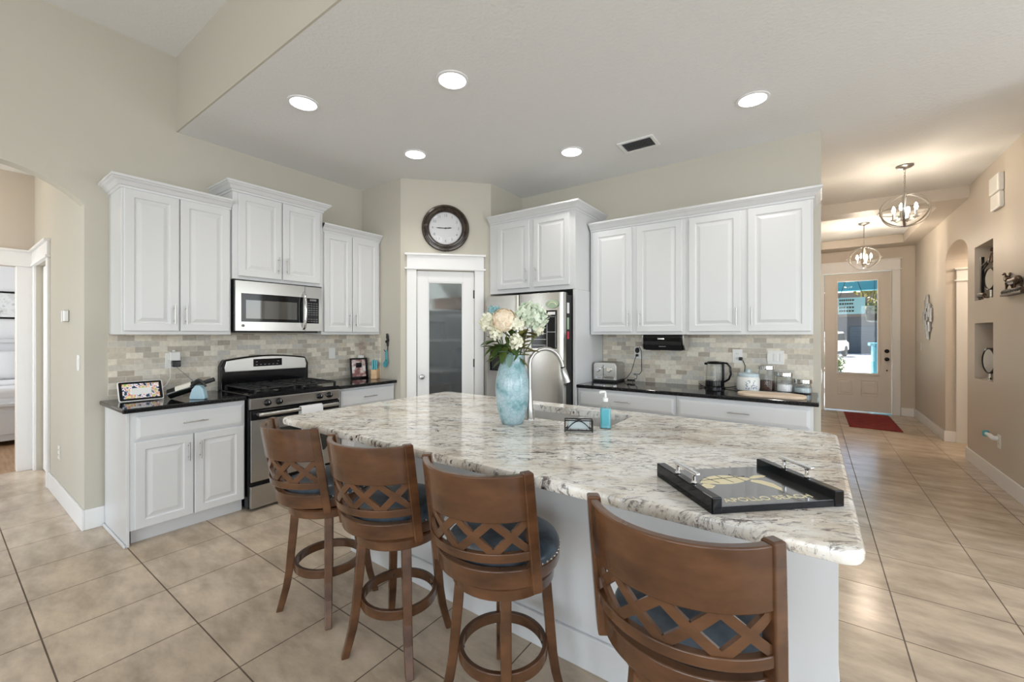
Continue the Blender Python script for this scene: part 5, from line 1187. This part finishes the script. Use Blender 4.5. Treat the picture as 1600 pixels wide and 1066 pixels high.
# ------------------------------------------------------------------ ceiling
def can_light(label, x, y, e=30):
    e = 44 if y < 2.7 and y > 2.5 else e
    t = thing('recessed_light', label, 'ceiling light', (x, y, ZC), 0, 'recessed kitchen lights')
    obj('trim_ring', G().lathe([(.105, 0), (.105, -.006), (.088, -.008), (.086, 0)], 40), 'trim', t, smooth=30)
    obj('lens', G().lathe([(.087, -.001), (.087, -.005), (.002, -.0055)], 40), 'lampface', t)
    l = lamp('downlight', 'SPOT', (0, 0, -.02), e, (1.0, .95, .88), spot=R(125), blend=.9, radius=.08); l.parent = t
for x, y, lb in ((-2.969, 1.572, 'recessed light in the kitchen ceiling nearest the sloping fascia'), (-1.911, 1.996, 'recessed light in the kitchen ceiling above the island bouquet'),
                 (-2.974, 2.618, 'recessed light in the kitchen ceiling above and left of the wall clock'), (-1.782, 3.408, 'recessed light in the kitchen ceiling in front of the fridge, beside the air vent'),
                 (-.348, 3.393, 'recessed light in the kitchen ceiling nearest the hall')): can_light(lb, x, y)
t = thing('ceiling_vent', 'white slatted air vent in the kitchen ceiling', 'vent', (-1.237, 3.61, ZC), 0)
g = G()
for a, b, c, d in ((-.155, .155, -.115, -.085), (-.155, .155, .085, .115), (-.155, -.125, -.085, .085), (.125, .155, -.085, .085)): g.box(a, b, c, d, -.010, 0)
obj('frame', g, 'trim', t, bevel=.003)
g = G()
for k in range(7): y = -.075 + k * .024; g.prism([(y, -.013), (y + .014, -.003), (y + .016, -.002), (y + .002, -.012)], -.125, .125, 'x')
obj('slats', g, 'trim', t)
obj('duct_dark', G().box(-.125, .125, -.085, .085, -.0012, -.0006), 'blackm', t)  # flat black sheet, the dark between the slats put in as colour

def pendant(label, x, y, ztop, zg, zb, r, e):
    t = thing('pendant_light', label, 'pendant light', (x, y, ztop), R(20), 'orb pendant lights in the hall')
    H_ = ztop - zg; B_ = ztop - zb; cz = -(H_ + B_) / 2; hz = (B_ - H_) / 2
    obj('canopy', G().lathe([(.066, 0), (.066, -.010), (.05, -.022), (.012, -.028), (.012, -.04)], 32), 'nickel', t, smooth=40)
    g = G(); n = int((H_ - .04) / .026)
    for k in range(n):
        c0 = -.045 - k * .026; ph = R(90) * (k % 2)
        g.tube([(math.cos(ph) * .007 * math.cos(a), math.sin(ph) * .007 * math.cos(a), c0 - .012 + .017 * math.sin(a)) for a in [i * math.pi / 5 for i in range(10)]], .0018, 5, closed=True)
    obj('chain', g, 'nickel', t, smooth=True)
    obj('cord', G().tube([(.004, 0, -.03), (.004, 0, -H_)], .0018, 5), 'nickel', t)
    for k in range(3):
        ph = R(60 * k); g = G(); pts = []
        for i in range(32):
            a = 2 * math.pi * i / 32; rr_ = r * math.sin(a); pts.append((rr_ * math.cos(ph), rr_ * math.sin(ph), cz + hz * math.cos(a)))
        rings = []
        s = Vector((-math.sin(ph), math.cos(ph), 0))
        for i, p in enumerate(pts):
            p = Vector(p); n_ = Vector((p.x / r, p.y / r, (p.z - cz) / hz)).normalized()
            rings.append([tuple(p + n_ * a * .0028 + s * b * .009) for a, b in ((-1, -1), (1, -1), (1, 1), (-1, 1))])
        rings.append(rings[0]); g.loft(rings, True, False, False); bmesh.ops.remove_doubles(g.bm, verts=g.bm.verts[:], dist=1e-6)
        obj('orb_band', g, 'nickel', t, smooth=40)
    obj('equator_band', G().tube([(r * .99 * math.cos(R(10 * i)), r * .99 * math.sin(R(10 * i)), cz - hz * .02) for i in range(36)], .004, 6, closed=True), 'nickel', t, smooth=True)
    obj('hub', G().lathe([(.012, -H_ - .0), (.018, -H_ - .01), (.008, -H_ - .03), (.006, -B_ + .09), (.035, -B_ + .075), (.03, -B_ + .06), (.008, -B_ + .05), (.01, -B_ + .01)], 20), 'nickel', t, smooth=40)
    for k in range(4):
        a = R(45 + 90 * k); px, py = .085 * math.cos(a), .085 * math.sin(a); zc = -B_ + .09
        arm = obj('candle_arm', G().tube([(.02 * math.cos(a), .02 * math.sin(a), -B_ + .07), (.06 * math.cos(a), .06 * math.sin(a), -B_ + .055), (px, py, zc - .015)], .004, 8).lathe([(.022, zc - .016), (.026, zc - .008), (.011, zc - .008), (.011, zc + .055), (.002, zc + .056)], 16, (px, py, 0)), 'nickel', t, smooth=40)
        obj('bulb', G().lathe([(.008, zc + .055), (.014, zc + .075), (.015, zc + .090), (.009, zc + .115), (.002, zc + .128)], 14, (px, py, 0)), 'bulb', arm, smooth=True)
    l = lamp('pendant_glow', 'POINT', (0, 0, -B_ + .19), e, WARM, radius=.05); l.parent = t
pendant('nearer orb pendant light with candle bulbs hanging in the hall', .728, 5.601, ZC, 2.773, 2.462, .205, 18)
pendant('farther orb pendant light hanging from the tray ceiling near the front door', .612, 8.15, ZC, 2.70, 2.385, .205, 44)

# ------------------------------------------------------------------ hall
RHW = R(-90)
rm = obj('door_mat', G().prism([(.445, 8.18), (1.045, 8.14), (1.045, 9.62), (.445, 9.66)], 0, .012, 'z'), 'red', bevel=.003); tag(rm, 'dark red mat lying in front of the front door', 'door mat')
t = thing('door_chime', 'white two-box door chime high on the hall wall', 'door chime', (XH, 5.80, 2.715), RHW)
obj('chime_box', G().box(-.12, .12, -.045, 0, .0, .165), 'plastic', t, bevel=.012, seg=3); obj('speaker_box', G().box(-.11, .12, -.038, 0, -.15, -.005), 'plastic', t, bevel=.010, seg=3)
t = thing('wall_art', 'cluster of small silver rectangular mirror tiles on the far hall wall', 'wall decoration', (XH, 8.72, 1.66), RHW)
g = G(); f_ = G()
for x, z, w_, h_ in ((-.24, .0, .10, .22), (-.13, .16, .10, .26), (-.13, -.12, .10, .20), (-.02, .22, .10, .20), (-.02, .02, .10, .16), (-.02, -.20, .10, .22), (.09, .10, .10, .24), (.09, -.14, .10, .18), (.20, .03, .10, .24), (.02, -.29, .08, .10), (-.04, .30, .08, .08)):
    w_, h_ = w_ * .74, h_ * .86
    g.box(x - w_ / 2, x + w_ / 2, -.030, -.008, z - h_ / 2, z + h_ / 2); f_.box(x - w_ / 2 + .008, x + w_ / 2 - .008, -.032, -.030, z - h_ / 2 + .008, z + h_ / 2 - .008)
for z in (-.16, 0, .16): g.box(-.26, .22, -.008, 0, z - .006, z + .006)
obj('frames', g, 'nickel', t, bevel=.002); obj('mirror_tiles', f_, 'mirror', t)
plate('wall_switch', 'small white switch on the far hall wall beside the mirror tiles', (XH, 9.27, 1.205), RHW, 's')
plate('wall_outlet', 'white outlet plate low on the hall wall with a plugged in freshener', (XH, 5.81, .405), RHW, 'o', .08, .125)
t = thing('air_freshener', 'white plug-in air freshener with teal bottle low on the hall wall', 'air freshener', (XH - .009, 5.83, .43), RHW)
obj('body', G().tube([(0, 0, 0), (-.0, -.03, .0), (-.03, -.045, .02), (-.075, -.052, .022)], .02, 12, radii=[.024, .022, .018, .016]), 'plastic', t, smooth=True)
obj('scent_bottle', G().lathe([(.018, -.005), (.024, .0), (.024, .04), (.015, .052)], 16, (-.095, -.052, 0), 'z'), 'teal', t, smooth=40)
plate('wall_switch', 'white switch plate on the end of the kitchen wall facing the hall', (.05, 4.29, 1.06), RA, 's')
# wall shelf bracket with carved ram (long axis along the hall wall)
t = thing('ram_sculpture', 'dark bronze ram standing on a carved ledge on the hall wall', 'sculpture', (XH, 5.393, 1.738), RHW); t.scale = (.6, .6, .6)
M['bronzeb'] = M['bronze']
g = G().box(-.345, .42, -.085, 0, .0, .028).prism([(-.345, .028), (.42, .028), (.42, .085), (.30, .095), (.10, .085), (-.10, .098), (-.25, .09), (-.32, .085)], -.075, -.01, 'y')
obj('ledge', g, 'bronze', t, bevel=.004)
g = G(); rn = random.Random(3)
x = -.325
while x < .40:
    w_ = rn.uniform(.012, .024); g.box(x, x + w_, -.080, -.075, .035 + rn.uniform(0, .012), .075 - rn.uniform(0, .012)); x += w_ + .012
obj('carved_relief', g, 'blackm', t)
g = G(); yy = -.045
g.loft([[(c[0], yy + c[2] * .032 * math.cos(a), c[1] + c[2] * .05 * math.sin(a)) for a in [2 * math.pi * i / 14 for i in range(14)]] for c in ((-.17, .215, .5), (-.14, .205, .9), (-.06, .195, 1.15), (.05, .195, 1.05), (.15, .20, 1.25), (.22, .20, 1.1), (.265, .19, .5))])
g.tube([(-.15, yy, .225), (-.20, yy, .265), (-.225, yy, .275)], .03, 10, radii=[.040, .034, .030]).tube([(-.225, yy, .275), (-.265, yy, .255), (-.292, yy, .235)], .02, 10, radii=[.032, .024, .015])
for x, dx in ((-.14, -.035), (-.10, .02), (.17, -.03), (.22, .025)):
    y_ = yy + (.016 if dx > 0 else -.016); g.tube([(x, y_, .19), (x + dx * .4, y_, .145), (x + dx, y_, .115), (x + dx * 1.1, y_, .088)], .012, 8, radii=[.026, .017, .011, .013])
g.tube([(.262, yy, .20), (.285, yy, .185), (.288, yy, .165)], .008, 8)
obj('ram_body', g, 'bronze', t, smooth=True)
for s in (-1, 1):
    obj('horn', G().tube([(-.215 + .036 * math.cos(R(a)) * (1 - a / 900), yy + s * (.022 + a / 14000), .300 + .036 * math.sin(R(a)) * (1 - a / 900)) for a in range(150, -181, -22)], .01, 8, radii=[.014 - .0007 * i for i in range(len(range(150, -181, -22)))]), 'bronze', t, smooth=True)
# upper niche: black post with a figure, oval mirror; small animal figurine
def oval_mirror(name, label, loc, rz, w_, h_, zc, post):
    t = thing(name, label, 'mirror', loc, rz)
    E = lambda s, y: [(s * w_ * math.cos(2 * math.pi * i / 32), y, zc + s * h_ * math.sin(2 * math.pi * i / 32)) for i in range(32)]
    obj('frame', G().loft([E(1.0, .02), E(1.0, -.012), E(.90, -.016), E(.90, -.008)], True, True, True), 'black', t, smooth=30)
    obj('mirror_face', G().loft([E(.90, -.0085), E(.90, -.010)]), 'mirror', t)
    obj('foot', G().lathe([(.05, 0), (.05, .012), (.012, .03), (.012, zc - h_ + .004)], 20), 'chrome', t, smooth=40)
    if post:
        obj('post', G().box(-w_ - .07, -w_ - .045, -.012, .012, .02, .455), 'blackm', t)
        obj('bracket', G().tube([(-w_ - .055, 0, .36), (-.04, 0, .40), (.03, 0, .41)], .012, 8).tube([(-w_ - .055, 0, .31), (-.06, 0, .37)], .008, 8), 'blackm', t, smooth=True)
        obj('figure', G().tube([(.03, 0, .37), (.03, 0, .43), (.03, 0, .47)], .02, 10, radii=[.035, .028, .014]).ball((.03, 0, .50), .022, 12).tube([(.03, 0, .45), (.08, 0, .42), (.10, 0, .36)], .01, 8), 'bronze', t, smooth=True)
    return t
oval_mirror('standing_mirror', 'round mirror under a dark figure and post in the upper wall niche', (XH + .06, 6.30, 1.76), R(-82), .112, .115, .208, True)
oval_mirror('standing_mirror', 'round black framed mirror in the lower wall niche', (XH + .05, 6.29, .935), R(-82), .132, .132, .199, False)
t = thing('animal_figurine', 'small brown animal figurine on the sill of the upper wall niche', 'figurine', (XH + .03, 6.46, 1.76), R(-90))
g = G(); g.tube([(-.09, 0, .055), (-.03, 0, .06), (.05, 0, .058), (.09, 0, .05)], .02, 10, radii=[.022, .024, .024, .016]).tube([(-.09, 0, .058), (-.125, 0, .062)], .016, 8, radii=[.02, .012])
for x in (-.075, -.05, .05, .075): g.tube([(x, .0, .05), (x + .008, 0, 0)], .008, 8)
g.tube([(.09, 0, .055), (.12, 0, .035)], .005, 6)
obj('body', g, 'bronze', t, smooth=True)
t = thing('decor_vase', 'white slim ornament beside the mirror in the lower wall niche', 'ornament', (XH + .16, 6.06, .935)); obj('body', G().lathe([(.03, 0), (.045, .04), (.04, .2), (.02, .40), (.03, .52)], 20), 'ceramic', t, smooth=True)

# ------------------------------------------------------------------ bedroom hall on the left
t = thing('thermostat', 'small white thermostat on the passage wall', 'thermostat', (-4.88, .655, 1.548), 0)
obj('body', G().box(-.08, .03, -.022, 0, -.045, .045), 'plastic', t, bevel=.004); obj('cover', G().box(.03, .095, -.032, 0, -.045, .045), 'steel', t, bevel=.004)
plate('wall_switch', 'white switch plate on the passage wall beside the arch', (-4.42, .655, 1.19), 0, 's')
plate('wall_outlet', 'white outlet plate low on the passage wall', (-5.2, .655, .40), 0, 'o')
o = obj('wall_picture', G().box(-.03, 0, -.45, .28, 0, .44), 'black', loc=(-10.47, .92, 1.65)); o2 = obj('print', G().box(-.001, .004, -.42, .25, .03, .41), 'sketch', o); o2.location = (0, 0, 0)
tag(o, 'black framed pale print on the bedroom wall above the bed', 'picture')
t = thing('bed', 'white panelled bed with pale bedding seen through the passage doorway', 'bed', (-8.25, .25, 0), 0)
obj('footboard', G().box(-.06, 0, -.85, .85, .06, .50), 'white', t, bevel=.006); obj('foot_rail', G().box(-.09, .03, -.88, .88, .49, .535), 'white', t, bevel=.008)
obj('foot_panel', G().box(0, .012, -.78, -.03, .14, .43).box(0, .012, .03, .78, .14, .43), 'white', t, bevel=.006)
obj('headboard', G().box(-2.12, -2.05, -.85, .85, .2, 1.28), 'white', t, bevel=.006); obj('head_rail', G().box(-2.15, -2.02, -.88, .88, 1.27, 1.33), 'white', t, bevel=.008)
obj('frame', G().box(-2.06, -.06, -.80, .80, .10, .36), 'white', t); obj('legs', G().box(-.09, 0, -.87, -.79, 0, .1).box(-.09, 0, .79, .87, 0, .1).box(-2.13, -2.05, -.87, -.79, 0, .2).box(-2.13, -2.05, .79, .87, 0, .2), 'blackm', t)
obj('mattress', G().box(-2.04, -.07, -.80, .80, .36, .62), 'linen', t, bevel=.05, seg=4)
dv = obj('duvet', G().box(-1.45, -.065, -.83, .83, .56, .72), 'linen', t, bevel=.06, seg=4)
def pillow(label, loc, rot):
    g = G(); n = 12; rings = []
    for i in range(n + 1):
        f = -1 + 2 * i / n; hgt = .085 * (1 - abs(f) ** 3) ** .6 + .004
        rings.append([(f * .33, .22 * math.copysign(abs(math.cos(a)) ** .6, math.cos(a)), hgt * math.copysign(abs(math.sin(a)) ** .9, math.sin(a))) for a in [2 * math.pi * k / 20 for k in range(20)]])
    o = obj('pillow', g.loft(rings), 'linen', loc=loc, rot=rot, smooth=True); return tag(o, label, 'pillow', 'pillows on the bedroom bed')
pillow('white pillow leaning on the bed headboard beyond the passage doorway', (-10.12, .60, .93), (R(90), 0, R(90)) if False else (R(70), 0, R(90)))
pillow('white pillow on the bed side hidden behind the doorway casing', (-10.12, -.12, .93), (R(70), 0, R(90)))
bl_ = obj('throw', G().box(-.35, .35, -.84, .84, 0, .03), 'cloth', loc=(-9.1, .25, .718), bevel=.012); bl_.parent = t; bl_.location = (-.85, 0, .718)
lamp('bedroom_fill', 'AREA', (-8.6, -2.3, 1.6), 110, DAY, rot=(R(90), 0, 0), size=1.8, size_y=1.6)  # added fill panel brightening the bedroom; no window in the wall behind it
lamp('passage_light', 'POINT', (-6.0, -.2, 2.7), 7, (1, .80, .60), radius=.12)
lamp('passage_daylight', 'AREA', (-5.5, -2.45, 1.45), 52, DAY, rot=(R(90), 0, 0), size=1.4, size_y=2.1)
